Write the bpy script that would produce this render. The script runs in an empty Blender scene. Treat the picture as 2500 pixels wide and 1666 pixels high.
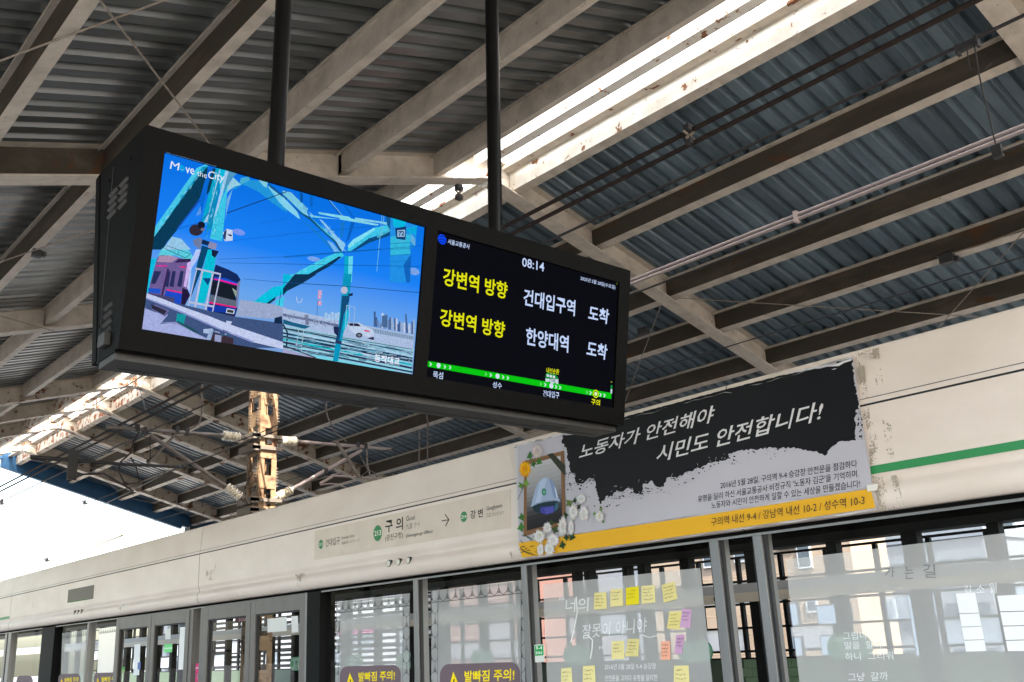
import bpy, bmesh, math, random
from mathutils import Vector, Matrix
random.seed(7)
S = bpy.context.scene
COL = S.collection
R = math.radians
# ------------------------------------------------------------------ camera
CX, CY, FOC = 1250.0, 833.0, 2382.0          # photograph centre and focal length in its own pixels
CAM = Vector((0, 0, 1.6))
_vy = Vector((-2187, -838.5, -FOC)).normalized()
_vx = Vector((2822, -594, -FOC)); _vx = (_vx - _vy * _vx.dot(_vy)).normalized()
_vz = _vx.cross(_vy)
ROT = Matrix((_vx, _vy, _vz))                 # rows: world axes seen from the camera
cd = bpy.data.cameras.new('camera'); cam = bpy.data.objects.new('camera', cd); COL.objects.link(cam)
cd.sensor_width = 36.0; cd.lens = FOC / 2500 * 36; cd.clip_start = 0.05; cd.clip_end = 2000
cam.matrix_world = Matrix.Translation(CAM) @ ROT.to_4x4()
S.camera = cam
# ------------------------------------------------------------------ sky, sun, exposure
SUN_EL, SUN_AZ = 54.0, 198.0                  # azimuth clockwise from +Y
w = bpy.data.worlds.new('World'); S.world = w; w.use_nodes = True
nt = w.node_tree; nt.nodes.clear()
wo = nt.nodes.new('ShaderNodeOutputWorld'); bg = nt.nodes.new('ShaderNodeBackground'); sky = nt.nodes.new('ShaderNodeTexSky')
sky.sky_type = 'NISHITA'; sky.sun_disc = False; sky.sun_elevation = R(SUN_EL); sky.sun_rotation = R(SUN_AZ)
sky.air_density = 1.4; sky.dust_density = 4.0; sky.ozone_density = 1.0
bg.inputs['Strength'].default_value = 0.15
nt.links.new(sky.outputs[0], bg.inputs[0]); nt.links.new(bg.outputs[0], wo.inputs[0])
ld = bpy.data.lights.new('sun', 'SUN'); ld.energy = 3.4; ld.angle = R(0.5); ld.color = (1.0, 0.93, 0.82)
sun = bpy.data.objects.new('sun', ld); COL.objects.link(sun)
_ts = Vector((math.sin(R(SUN_AZ)) * math.cos(R(SUN_EL)), math.cos(R(SUN_AZ)) * math.cos(R(SUN_EL)), math.sin(R(SUN_EL))))
sun.rotation_euler = _ts.to_track_quat('Z', 'Y').to_euler(); sun.location = (-20, -20, 40)
EXPO = 2.95
S.view_settings.view_transform = 'Standard'; S.view_settings.look = 'None'; S.view_settings.gamma = 1
S.view_settings.exposure = EXPO; S.view_settings.use_curve_mapping = False
S.render.engine = 'CYCLES'
S.cycles.max_bounces = 14; S.cycles.diffuse_bounces = 7; S.cycles.glossy_bounces = 4
S.cycles.transparent_max_bounces = 24; S.cycles.transmission_bounces = 6
S.cycles.caustics_reflective = False; S.cycles.caustics_refractive = False
S.cycles.sample_clamp_indirect = 6.0
try: S.cycles.use_denoising = True
except Exception: pass

# ------------------------------------------------------------------ measuring helpers (a pixel of the photograph -> a point on a real plane)
def ray(p):
    return (ROT @ Vector((p[0] - CX, CY - p[1], -FOC))).normalized()
def on_x(p, X):
    d = ray(p); return CAM + d * (X / d.x)
def on_y(p, Y):
    d = ray(p); return CAM + d * (Y / d.y)
TAN = 0.2885; XR = 8.2; ZR = 7.846            # roof: slope, ridge line of the rafters' underside
CS = 1 / math.sqrt(1 + TAN * TAN); SN = TAN * CS
def on_roof(p, h, side):
    d = ray(p); s = (ZR + h - CAM.z + TAN * side * XR) / (d.z + TAN * side * d.x); return CAM + d * s
def roof_z(x, h=0.0): return ZR - TAN * abs(x - XR) + h
def cr(ox, oy, k=0.2657):
    return lambda *p: [(ox + a * k, oy + b * k) for a, b in p]

# ------------------------------------------------------------------ mesh building
LOC = {}
class MB:
    def __init__(s): s.v = []; s.f = []; s.mi = []; s.sm = []
    def add(s, vs, fs, mi=0, smooth=False):
        n = len(s.v); s.v += [Vector(v) for v in vs]
        for f in fs: s.f.append([i + n for i in f]); s.mi.append(mi); s.sm.append(smooth)
        return s
    def box(s, x0, x1, y0, y1, z0, z1, mi=0):
        v = [(x, y, z) for x in (x0, x1) for y in (y0, y1) for z in (z0, z1)]
        return s.add(v, [(0, 1, 3, 2), (4, 6, 7, 5), (0, 4, 5, 1), (2, 3, 7, 6), (0, 2, 6, 4), (1, 5, 7, 3)], mi)
    def obox(s, o, a, b, c, mi=0):            # corner plus three edge vectors
        o, a, b, c = map(Vector, (o, a, b, c))
        v = [o + a * i + b * j + c * k for i in (0, 1) for j in (0, 1) for k in (0, 1)]
        return s.add(v, [(0, 1, 3, 2), (4, 6, 7, 5), (0, 4, 5, 1), (2, 3, 7, 6), (0, 2, 6, 4), (1, 5, 7, 3)], mi)
    def prism(s, prof, p2, a, b, mi=0, smooth=False, cap=True):   # closed profile; p2 maps (u,v,t) to a point
        n = len(prof); v = [p2(u, w_, a) for u, w_ in prof] + [p2(u, w_, b) for u, w_ in prof]
        s.add(v, [(i, (i + 1) % n, n + (i + 1) % n, n + i) for i in range(n)], mi, smooth)
        if cap: s.add(v, [tuple(range(n)), tuple(range(2 * n - 1, n - 1, -1))], mi)
        return s
    def tube(s, pts, r, n=8, mi=0, cap=True):
        pts = [Vector(p) for p in pts]; rings = []; up = Vector((0.13, 0.31, 0.94))
        for i, p in enumerate(pts):
            t = (pts[min(i + 1, len(pts) - 1)] - pts[max(i - 1, 0)]).normalized()
            a = t.cross(up); a = (a if a.length > .05 else t.cross(Vector((1, 0, 0)))).normalized(); b = t.cross(a)
            rr = r[i] if isinstance(r, (list, tuple)) else r
            rings.append([p + (a * math.cos(k * 2 * math.pi / n) + b * math.sin(k * 2 * math.pi / n)) * rr for k in range(n)])
        v = [q for g in rings for q in g]; f = []
        for i in range(len(pts) - 1):
            for k in range(n):
                f.append((i * n + k, i * n + (k + 1) % n, (i + 1) * n + (k + 1) % n, (i + 1) * n + k))
        s.add(v, f, mi, True)
        if cap: s.add(rings[0], [tuple(range(n))[::-1]], mi); s.add(rings[-1], [tuple(range(n))], mi)
        return s
    def poly(s, pts, mi=0): return s.add(pts, [tuple(range(len(pts)))], mi)
    def plate(s, pts, d, mi=0):               # polygon with thickness d (vector)
        n = len(pts); d = Vector(d); v = [Vector(p) for p in pts] + [Vector(p) + d for p in pts]
        return s.add(v, [tuple(range(n))[::-1], tuple(range(n, 2 * n))] + [(i, (i + 1) % n, n + (i + 1) % n, n + i) for i in range(n)], mi)
def mesh_of(mb, name, mats, base=Vector((0, 0, 0)), bevel=0, tri=False):
    me = bpy.data.meshes.new(name)
    me.from_pydata([v - base for v in mb.v], [], mb.f)
    for m in (mats if isinstance(mats, (list, tuple)) else [mats]): me.materials.append(m)
    me.polygons.foreach_set('material_index', mb.mi); me.polygons.foreach_set('use_smooth', mb.sm)
    bm = bmesh.new(); bm.from_mesh(me)
    if bevel:
        bmesh.ops.remove_doubles(bm, verts=bm.verts, dist=1e-5)
        ed = [e for e in bm.edges if len(e.link_faces) == 2 and e.calc_face_angle(0) > 0.5]
        bmesh.ops.bevel(bm, geom=ed, offset=bevel, segments=2, affect='EDGES', profile=0.6)
    if tri:
        bmesh.ops.triangulate(bm, faces=[f for f in bm.faces if len(f.verts) > 4], ngon_method='EAR_CLIP')
    else:
        bmesh.ops.recalc_face_normals(bm, faces=bm.faces)
    bm.to_mesh(me); bm.free(); me.update()
    return me
def wl(p): return LOC[p.name] if p is not None else Vector((0, 0, 0))
def obj(name, mb, mats, parent=None, bevel=0, tri=False, loc=None, **kw):
    base = wl(parent) if parent is not None else Vector(loc) if loc is not None else Vector((0, 0, 0))
    o = bpy.data.objects.new(name, mesh_of(mb, name, mats, base, bevel, tri)); COL.objects.link(o)
    if parent is not None: o.parent = parent
    else: o.location = base
    LOC[o.name] = base
    for k, v in kw.items(): o[k] = v
    return o
def thing(name, label, cat, loc=(0, 0, 0), group=None):
    o = bpy.data.objects.new(name, None); COL.objects.link(o); o.location = loc; o.empty_display_size = 0.2
    o['label'] = label; o['category'] = cat
    if group: o['group'] = group
    LOC[o.name] = Vector(loc); return o
def tag(o, label, cat, group=None):
    o['label'] = label; o['category'] = cat
    if group: o['group'] = group
    return o
def share(o, parent, off):                    # another piece with the same mesh, shifted
    c = o.copy(); COL.objects.link(c); c.parent = parent; c.location = o.location + Vector(off); LOC[c.name] = LOC[o.name]; return c
_tc = {}
def text_mesh(sx, bold):
    k = (sx, bold)
    if k not in _tc:
        cu = bpy.data.curves.new('lettering', 'FONT'); cu.body = sx; cu.resolution_u = 2; cu.offset = bold
        o = bpy.data.objects.new('lettering', cu); COL.objects.link(o)
        dg = bpy.context.evaluated_depsgraph_get(); dg.update()
        me = bpy.data.meshes.new_from_object(o.evaluated_get(dg)); bpy.data.objects.remove(o); bpy.data.curves.remove(cu)
        vs = [v.co.copy() for v in me.vertices]; fs = [tuple(p.vertices) for p in me.polygons]; bpy.data.meshes.remove(me)
        x0 = min(v.x for v in vs); x1 = max(v.x for v in vs); y0 = min(v.y for v in vs); y1 = max(v.y for v in vs)
        _tc[k] = ([((v.x - x0) / (x1 - x0), (v.y - y0) / (y1 - y0)) for v in vs], fs)
    return _tc[k]
def add_text(mb, sx, bl, br, tl, M, mi=0, bold=0.0, lift=0.0, jit=0.0):
    o = M(bl, lift); u = M(br, lift) - o; v = M(tl, lift) - o
    vs, fs = text_mesh(sx, bold)
    vs = [(a + (random.random() - .5) * jit, b + (random.random() - .5) * jit * 3) for a, b in vs] if jit else vs
    mb.add([o + u * a + v * b for a, b in vs], fs, mi)
def text(name, sx, bl, br, tl, M, m, parent, bold=0.0, lift=0.0, jit=0.0, **kw):
    mb = MB(); add_text(mb, sx, bl, br, tl, M, 0, bold, lift, jit); return obj(name, mb, m, parent, tri=True, **kw)

# ------------------------------------------------------------------ materials
def lin(c):
    return tuple(((x / 255) / 12.92 if x / 255 <= .04045 else ((x / 255 + .055) / 1.055) ** 2.4) for x in c)
MATS = {}
def mat(name, c, rough=0.5, metal=0.0, c2=None, scale=6.0, lo=.4, hi=.65, bump=0.0, bscale=40.0, rust=None, rlo=.62, rhi=.66, rscale=5.0, stretch=None, rand=0.0, spec=0.5):
    m = bpy.data.materials.new(name); m.use_nodes = True; n = m.node_tree.nodes; l = m.node_tree.links
    b = n['Principled BSDF']; b.inputs['Roughness'].default_value = rough; b.inputs['Metallic'].default_value = metal
    b.inputs['Specular IOR Level'].default_value = spec
    b.inputs['Base Color'].default_value = (*c, 1)
    src = None
    if c2 or rust or bump or rand:
        tc = n.new('ShaderNodeTexCoord'); mp = n.new('ShaderNodeMapping'); l.new(tc.outputs['Object'], mp.inputs[0])
        if stretch: mp.inputs['Scale'].default_value = stretch
        if rand:
            oi = n.new('ShaderNodeObjectInfo'); cx = n.new('ShaderNodeVectorMath'); cx.operation = 'SCALE'; cx.inputs[0].default_value = (37, 53, 71)
            l.new(oi.outputs['Random'], cx.inputs['Scale']); l.new(cx.outputs[0], mp.inputs['Location'])
    def nz(sc, lo_, hi_, det=6):
        t = n.new('ShaderNodeTexNoise'); t.inputs['Scale'].default_value = sc; t.inputs['Detail'].default_value = det; t.inputs['Roughness'].default_value = .62
        l.new(mp.outputs[0], t.inputs[0]); r = n.new('ShaderNodeMapRange'); r.inputs[1].default_value = lo_; r.inputs[2].default_value = hi_
        l.new(t.outputs[0], r.inputs[0]); return r.outputs[0]
    def mix(f, a, bb):
        x = n.new('ShaderNodeMix'); x.data_type = 'RGBA'; l.new(f, x.inputs[0])
        for i, q in ((6, a), (7, bb)):
            if isinstance(q, tuple): x.inputs[i].default_value = (*q, 1)
            else: l.new(q, x.inputs[i])
        return x.outputs[2]
    col = c
    if c2: col = mix(nz(scale, lo, hi), c, c2)
    if rand:
        hv = n.new('ShaderNodeHueSaturation'); r = n.new('ShaderNodeMapRange'); r.inputs[3].default_value = 1 - rand; r.inputs[4].default_value = 1 + rand
        l.new(oi.outputs['Random'], r.inputs[0]); l.new(r.outputs[0], hv.inputs['Value'])
        if isinstance(col, tuple): hv.inputs['Color'].default_value = (*col, 1)
        else: l.new(col, hv.inputs['Color'])
        col = hv.outputs[0]
    if rust:
        f = nz(rscale, rlo, rhi, 9); col = mix(f, col, rust)
        rr = n.new('ShaderNodeMapRange'); rr.inputs[3].default_value = rough; rr.inputs[4].default_value = .9; l.new(f, rr.inputs[0]); l.new(rr.outputs[0], b.inputs['Roughness'])
    if not isinstance(col, tuple): l.new(col, b.inputs['Base Color'])
    if bump:
        t = n.new('ShaderNodeTexNoise'); t.inputs['Scale'].default_value = bscale; t.inputs['Detail'].default_value = 4; l.new(mp.outputs[0], t.inputs[0])
        bp = n.new('ShaderNodeBump'); bp.inputs['Strength'].default_value = bump; bp.inputs['Distance'].default_value = .01
        l.new(t.outputs[0], bp.inputs['Height']); l.new(bp.outputs[0], b.inputs['Normal'])
    MATS[name] = m; return m
def emit(c, k=1.0, grain=False):
    key = 'emitted_light_%d_%d_%d_%d' % (*c, int(k * 100))
    if key in MATS: return MATS[key]
    m = bpy.data.materials.new(key); m.use_nodes = True; n = m.node_tree.nodes; l = m.node_tree.links
    b = n['Principled BSDF']; b.inputs['Base Color'].default_value = (.002, .002, .003, 1); b.inputs['Roughness'].default_value = .3; b.inputs['Specular IOR Level'].default_value = 0.0
    b.inputs['Emission Color'].default_value = (*lin(c), 1); b.inputs['Emission Strength'].default_value = k * 2 ** -EXPO
    if grain or len(GRAIN):
        tc = n.new('ShaderNodeTexCoord'); t = n.new('ShaderNodeTexNoise'); t.inputs['Scale'].default_value = 130; t.inputs['Detail'].default_value = 5; t.inputs['Roughness'].default_value = .8; l.new(tc.outputs['Object'], t.inputs[0])
        r = n.new('ShaderNodeMapRange'); r.inputs[1].default_value = .3; r.inputs[2].default_value = .7; r.inputs[3].default_value = k * 2 ** -EXPO * .72; r.inputs[4].default_value = k * 2 ** -EXPO * 1.2; l.new(t.outputs[0], r.inputs[0]); l.new(r.outputs[0], b.inputs['Emission Strength'])
    MATS[key] = m; return m
GRAIN = []
def flat(c, rough=.55):
    key = 'print_%d_%d_%d' % c
    if key in MATS: return MATS[key]
    return mat(key, lin(c), rough, spec=.12)
def glassy(name, tint, refl=1.5, gloss_rough=0.0, veil=0.0, veil_c=(.8, .8, .8), translucent=False, share_=.5):
    m = bpy.data.materials.new(name); m.use_nodes = True; n = m.node_tree.nodes; l = m.node_tree.links; n.clear()
    out = n.new('ShaderNodeOutputMaterial'); tr = n.new('ShaderNodeBsdfTransparent'); tr.inputs[0].default_value = (*tint, 1)
    g = n.new('ShaderNodeBsdfGlossy'); g.inputs['Roughness'].default_value = gloss_rough; g.inputs[0].default_value = (1, 1, 1, 1)
    fr = n.new('ShaderNodeFresnel'); fr.inputs[0].default_value = refl
    x = n.new('ShaderNodeMixShader'); l.new(fr.outputs[0], x.inputs[0]); l.new(tr.outputs[0], x.inputs[1]); l.new(g.outputs[0], x.inputs[2])
    last = x
    if veil:
        d = n.new('ShaderNodeBsdfDiffuse'); d.inputs[0].default_value = (*veil_c, 1); q = d
        if translucent:
            tl = n.new('ShaderNodeBsdfTranslucent'); tl.inputs[0].default_value = (*veil_c, 1)
            q = n.new('ShaderNodeMixShader'); q.inputs[0].default_value = share_; l.new(d.outputs[0], q.inputs[1]); l.new(tl.outputs[0], q.inputs[2])
        y = n.new('ShaderNodeMixShader'); y.inputs[0].default_value = veil; l.new(x.outputs[0], y.inputs[1]); l.new(q.outputs[0], y.inputs[2]); last = y
    l.new(last.outputs[0], out.inputs[0]); MATS[name] = m; return m
RUST = (.20, .075, .03)
m_steel = mat('cream_steel_paint', (.53, .47, .40), .5, c2=(.36, .315, .26), scale=4, lo=.40, hi=.72, rust=(.13, .11, .07), rlo=.65, rhi=.70, rscale=16, bump=.05)
m_steel_bad = mat('peeling_steel_paint', (.60, .525, .43), .55, c2=(.44, .39, .31), scale=4, rust=(.17, .06, .025), rlo=.585, rhi=.61, rscale=4, bump=.1)
m_grime_shade = mat('grimy_shaded_steel_paint', (.060, .050, .037), .7, c2=(.11, .092, .068), scale=3.5, lo=.48, hi=.75, stretch=(1, .3, 1), rust=(.10, .05, .025), rlo=.60, rhi=.66, rscale=5, bump=.1, spec=.25)  # grime of the right webs; also shade painted into left webs and rafters
m_white = mat('white_steel_paint', (.80, .78, .72), .5, c2=(.66, .62, .54), scale=3, rust=(.22, .09, .035), rlo=.615, rhi=.63, rscale=6, bump=.08)
m_white_bad = mat('rusting_white_paint', (.78, .74, .66), .6, c2=(.66, .6, .5), scale=5, rust=(.36, .13, .045), rlo=.53, rhi=.56, rscale=5, bump=.12)
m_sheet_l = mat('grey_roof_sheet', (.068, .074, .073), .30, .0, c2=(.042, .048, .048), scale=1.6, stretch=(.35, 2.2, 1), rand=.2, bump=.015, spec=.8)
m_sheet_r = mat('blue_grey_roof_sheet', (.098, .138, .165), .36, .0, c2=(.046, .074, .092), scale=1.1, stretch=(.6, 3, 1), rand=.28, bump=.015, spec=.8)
m_filler = mat('closure_mortar', (.30, .26, .20), .9, c2=(.17, .14, .10), scale=30, bump=.4)
m_cream = mat('cream_panel', (.80, .705, .645), .42, c2=(.66, .565, .495), scale=1.3, lo=.35, hi=.85, stretch=(1, 1, 2.2), bump=.01, bscale=6)
m_seam = mat('black_gasket', (.012, .013, .015), .6)
m_plate = mat('sign_plate_cream', (.68, .585, .50), .45, c2=(.63, .535, .45), scale=5)
m_green = mat('line_green', (.02, .25, .075), .45)
m_frame = mat('grey_door_frame', (.125, .117, .115), .45, .2, c2=(.11, .103, .10), scale=8)
m_post = mat('satin_aluminium', (.20, .20, .205), .4, .5, c2=(.16, .16, .165), scale=6, stretch=(1, 1, .2))
m_black = mat('black_steel', (.006, .0065, .007), .55, spec=.06)
m_dark = mat('dark_soffit', (.03, .03, .032), .6)
m_glass = glassy('screen_door_glass', (.84, .86, .86), 1.07)
m_film = glassy('frosted_film', (.92, .94, .95), 1.07, .25, .44, (.90, .905, .91), True, .2)
m_lattice = mat('lattice_print', (.06, .065, .07), .6)
m_tv = mat('black_powder_coat', (.0016, .0014, .0013), .55, c2=(.0024, .0021, .002), spec=.06, scale=60, bump=.12, bscale=600)
m_tv_under = mat('grey_powder_coat', (.022, .020, .019), .6, bump=.1, bscale=500)
m_pole = mat('black_pole_paint', (.0025, .0025, .003), .28, spec=.3)
m_rod = mat('galvanised_rod', (.30, .26, .22), .55, .3, c2=(.2, .16, .12), scale=20)
m_cable = mat('brown_cable', (.030, .021, .018), .7, spec=.2)
m_wire = mat('dark_copper_wire', (.025, .022, .022), .6)
m_conduit = mat('pinkish_conduit', (.36, .30, .29), .45)
m_porc = mat('porcelain', (.74, .70, .60), .18, c2=(.62, .55, .42), scale=14)
m_tube = mat('grey_cantilever_tube', (.21, .185, .17), .5, .2, c2=(.15, .125, .11), scale=8)
m_mast = mat('cream_mast_paint', (.30, .205, .12), .6, c2=(.23, .135, .07), scale=5, rust=(.11, .055, .03), rlo=.50, rhi=.60, rscale=4)
m_bolt = mat('dull_bolt', (.2, .17, .14), .6, .4)
m_blue = mat('blue_fascia', (.02, .105, .23), .55, c2=(.016, .08, .18), scale=2)
m_floor = mat('platform_tile', (.40, .385, .36), .55, c2=(.34, .33, .31), scale=2)
m_ballast = mat('track_ballast', (.17, .15, .13), .95, c2=(.10, .09, .08), scale=25, bump=.6)
m_ground = mat('street_ground', (.13, .125, .12), .9, c2=(.10, .10, .095), scale=.3)
m_tan = mat('tan_stone', (.235, .175, .125), .8, c2=(.20, .145, .10), scale=.8)
m_brick = mat('red_brick', (.12, .062, .052), .85, c2=(.10, .05, .042), scale=2)
m_pale = mat('pale_render', (.36, .36, .36), .8, c2=(.32, .32, .32), scale=.6)
m_win = mat('dark_window_glass', (.05, .065, .08), .12)
m_tile = mat('green_tile', (.19, .30, .17), .3, c2=(.16, .26, .15), scale=5)
m_skyglass = glassy('milky_skylight_panel', (.95, .97, 1.0), 1.1, .4, .82, (.9, .92, .93), True)

# ================================================================== GROUND AND TRACK BED
def struct(name, mb, m): return obj(name, mb, m, None, kind='structure')
g = MB(); g.box(-600, 600, -600, 900, -8.4, -8.0); struct('ground', g, m_ground)
g = MB(); g.box(-3.2, 4.55, -30, 60, -1.1, 0.0); struct('platform', g, m_floor)
g = MB(); g.box(11.85, 19.6, -30, 60, -1.1, 0.0); struct('platform', g, m_floor)
g = MB(); g.box(-3.2, 19.6, -30, 130, -1.9, -1.1); struct('track_bed', g, m_ballast)
for x in (6.1, 10.3):
    t = thing('railway_track', 'pair of steel rails on the %s track behind the screen doors' % ('near' if x < 8 else 'far'), 'track', (x, 15, -1.1), 'tracks between the platforms')
    for sx in (-.72, .72):
        b = MB(); b.prism([(-.065, 0), (.065, 0), (.065, .02), (.012, .04), (.012, .11), (.036, .12), (.036, .15), (-.036, .15), (-.036, .12), (-.012, .11), (-.012, .04), (-.065, .02)],
                          lambda u, v, q, x=x, sx=sx: (x + sx + u, q, -1.09 + v), -30, 130); obj('rail', b, m_bolt, t)

# ================================================================== ROOF
roof = thing('station_roof', 'gabled steel roof of corrugated sheets with open ridge skylight over the platforms and tracks', 'roof', (8.2, 10, 0))
def RP(side):                                 # slope frame: distance from the ridge, height over the rafter underside, Y
    return lambda d, h, y: Vector((XR + side * d * CS, y, ZR - d * SN + h))
EAVE = 11.9
FR = [-6.4, -3.35, 2.86, 9.413, 15.95, 22.73, 25.37, 28.13, 31.77]
# rafters: H sections, one per slope and frame
for i, y in enumerate(FR):
    for side in (-1, 1):
        P = RP(side); b = MB()
        for (y0, y1, h0, h1) in ((y, y + .26, 0, .022), (y, y + .26, .365, .385), (y + .122, y + .138, .022, .365)):
            b.prism([(y0, h0), (y1, h0), (y1, h1), (y0, h1)], lambda u, v, d, P=P: P(d, v, u), 0.02 if side > 0 else 0.0, EAVE + .3)
        far = y > 20
        if side < 0 and not far:              # dark strip: shade painted onto the web over the near platform
            sb = MB(); sb.prism([(y + .116, .03), (y + .1205, .03), (y + .1205, .36), (y + .116, .36)], lambda u, v, d, P=P: P(d, v, u), 5.3, EAVE + .3); obj('web_shade', sb, m_grime_shade, roof)
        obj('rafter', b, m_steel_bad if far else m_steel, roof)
        if far or y in (9.413,):              # end plate at the ridge and bolted splice
            b = MB(); b.obox(P(.02, -.03, y - .012), P(.05, -.03, y) - P(.02, -.03, y), (0, .284, 0), (0, 0, .46)); obj('ridge_plate', b, m_white_bad if far else m_white, roof)
# purlins: lipped channels, web to the left, one per bay
PL = [(-1, x) for x in (1.69, 2.95, 4.27, 5.76, 7.24, .35, -1.0, -2.4)] + [(1, x) for x in (8.62, 10.27, 11.95, 13.17, 14.56, 15.9, 17.3, 18.6)]
prof = [(0, .075), (.14, .075), (.14, .10), (.128, .10), (.128, .087), (.010, .087), (.010, .362), (-.062, .362), (-.062, .335), (-.052, .335), (-.052, .350), (0, .350)]
def chan(P, x, side, y0, y1, b):
    d0 = abs(x - XR) / CS
    b.prism([(d0 - side * u * -1 if side > 0 else d0 - u, h) for u, h in prof], lambda u, v, q: P(u, v, q), y0, y1)
edges = FR + [34.2]
for side, x in PL:
    P = RP(side)
    for i in range(len(edges) - 1):
        y0 = edges[i] + .14; y1 = edges[i + 1] + .12
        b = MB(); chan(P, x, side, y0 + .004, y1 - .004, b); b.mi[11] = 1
        near = edges[i] < 20
        m = m_steel if near else m_steel_bad
        if x == 7.24 and not near: m = m_white_bad
        obj('purlin', b, [m, m_grime_shade if x < 3.5 or x > 9 else (m_white if near else m_white_bad) if x == 8.62 else m], roof)  # dark web: grime on right purlins, painted shade on left ones
        if x in (10.27, 4.27, 5.76, 13.17, 8.62) and near and i >= 2:   # cleat at the rafter
            b = MB(); d0 = abs(x - XR) / CS + (0.012 if side > 0 else -.012)
            b.box(*sorted((P(d0, 0, 0).x, P(d0 + .012, 0, 0).x)), y0 - .09, y0, P(d0, .08, 0).z, P(d0, .34, 0).z); obj('purlin_cleat', b, m_steel, roof)
# corrugated sheets: four ribs wide each
PITCH = .245
def sheet(side, d0, d1):
    b = MB(); P = RP(side); pr = []
    for k in range(3):
        y = k * PITCH
        pr += [(y, 0), (y + .130, 0), (y + .154, .058), (y + .162, .063), (y + .212, .063), (y + .220, .058)]
    pr += [(3 * PITCH - .006, .002), (3 * PITCH - .002, -.010), (3 * PITCH + .004, -.012), (3 * PITCH + .012, -.002)]
    n = len(pr); L = [d0, (d0 + d1) / 2, d1]
    v = [P(d, .366 + h, y) for d in L for y, h in pr]
    b.add(v, [(a * n + i, a * n + i + 1, (a + 1) * n + i + 1, (a + 1) * n + i) for a in range(2) for i in range(n - 1)])
    return b
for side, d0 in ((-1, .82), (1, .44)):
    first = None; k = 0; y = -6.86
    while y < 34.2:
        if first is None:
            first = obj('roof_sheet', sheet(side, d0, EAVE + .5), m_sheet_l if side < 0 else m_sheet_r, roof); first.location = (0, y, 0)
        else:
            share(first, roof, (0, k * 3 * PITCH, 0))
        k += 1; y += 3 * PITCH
# mortar closures in the ribs over the purlins
fb = MB(); fb.prism([(.128, 0), (.140, .03), (.152, .052), (.166, .062), (.208, .062), (.220, .052), (.232, .03), (.244, 0)], lambda u, v, q: (q, u, v), 0, .05)
fme = mesh_of(fb, 'rib_filler', m_filler)
for side, x in PL[:5] + PL[8:13]:
    if x == 7.24 or x == 8.62 and False: pass
    far = MB()
    for k in range(0, 166):
        y = -6.86 + k * PITCH
        d = abs(x - XR) / CS + (.0 if side > 0 else -.05)
        p = RP(side)(d, .368, y)
        if (1.0 if side > 0 else 4.5) < y < 9.3:
            o = bpy.data.objects.new('rib_filler', fme); COL.objects.link(o); o.parent = roof; o.location = p - wl(roof)
            o.scale = (1, random.uniform(.9, 1.06), random.uniform(.8, 1.0))
        elif 9.3 < y < 34: far.add([p + v for v in fb.v], fb.f)
    obj('rib_filler', far, m_filler, roof, kind='stuff')
# skylight: ridge channel, glazing bars, milky panels on the right, open on the left, seen from below
for i in range(len(edges) - 1):
    y0, y1 = edges[i] + .27, edges[i + 1] - .01
    near = edges[i] < 20
    b = MB(); b.prism([(7.86, 7.92), (8.02, 7.92), (8.02, 7.935), (7.872, 7.935), (7.872, 8.20), (7.90, 8.20), (7.90, 8.212), (7.86, 8.212)], lambda u, v, q: (u, q, v), y0, y1)
    obj('ridge_channel', b, m_white if near else m_white_bad, roof)
    b = MB(); b.prism([(8.37, 8.02), (8.50, 8.02), (8.50, 8.06), (8.37, 8.06)], lambda u, v, q: (u, q, v), y0, y1); obj('glazing_ledge', b, m_steel_bad, roof)
    b = MB(); b.tube([(7.50, y0, 8.03), (7.50, y1, 8.03)], .022, 8); obj('ridge_pipe', b, m_steel_bad, roof)
    n = max(1, round((y1 - y0) / 1.1)); st = (y1 - y0) / n
    for k in range(n):
        b = MB(); a0 = y0 + k * st; b.poly([(8.03, a0 + .006, 8.235), (8.66, a0 + .006, 8.11), (8.66, a0 + st - .006, 8.11), (8.03, a0 + st - .006, 8.235)]); obj('skylight_panel', b, m_skyglass, roof)
for k in range(26):
    b = MB(); yb0 = 2.6 + k * .26; b.tube([(8.24, yb0, 8.185), (8.24, yb0, 8.170)], .010, 8); obj('panel_screw', b, m_dark, roof)
b = MB(); b.tube([(8.14, -6, 8.17), (8.14, 9.3, 8.17)], .006, 6); b2 = obj('panel_seam', b, m_seam, roof)
# blue fascia at the far end, gutter edge
b = MB(); P = RP(1)
b.prism([(0, -.16), (6.3, -.16), (6.3, .50), (0, .50)], lambda u, v, q: P(u, v, q), 34.0, 34.2); obj('fascia_board', b, m_blue, roof)
b = MB(); b.prism([(6.305, -.05), (EAVE + .4, -.05), (EAVE + .4, .50), (6.305, .50)], lambda u, v, q: P(u, v, q), 34.0, 34.2); obj('fascia_board', b, m_blue, roof)
b = MB(); b.box(14.3, 14.8, 33.4, 33.9, -1.1, 5.95); obj('roof_column', b, m_dark, roof)
b = MB(); P = RP(-1); b.prism([(0, .10), (EAVE + .4, .10), (EAVE + .4, .50), (0, .50)], lambda u, v, q: P(u, v, q), 33.9, 34.2); obj('fascia_board', b, m_blue, roof)

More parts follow.
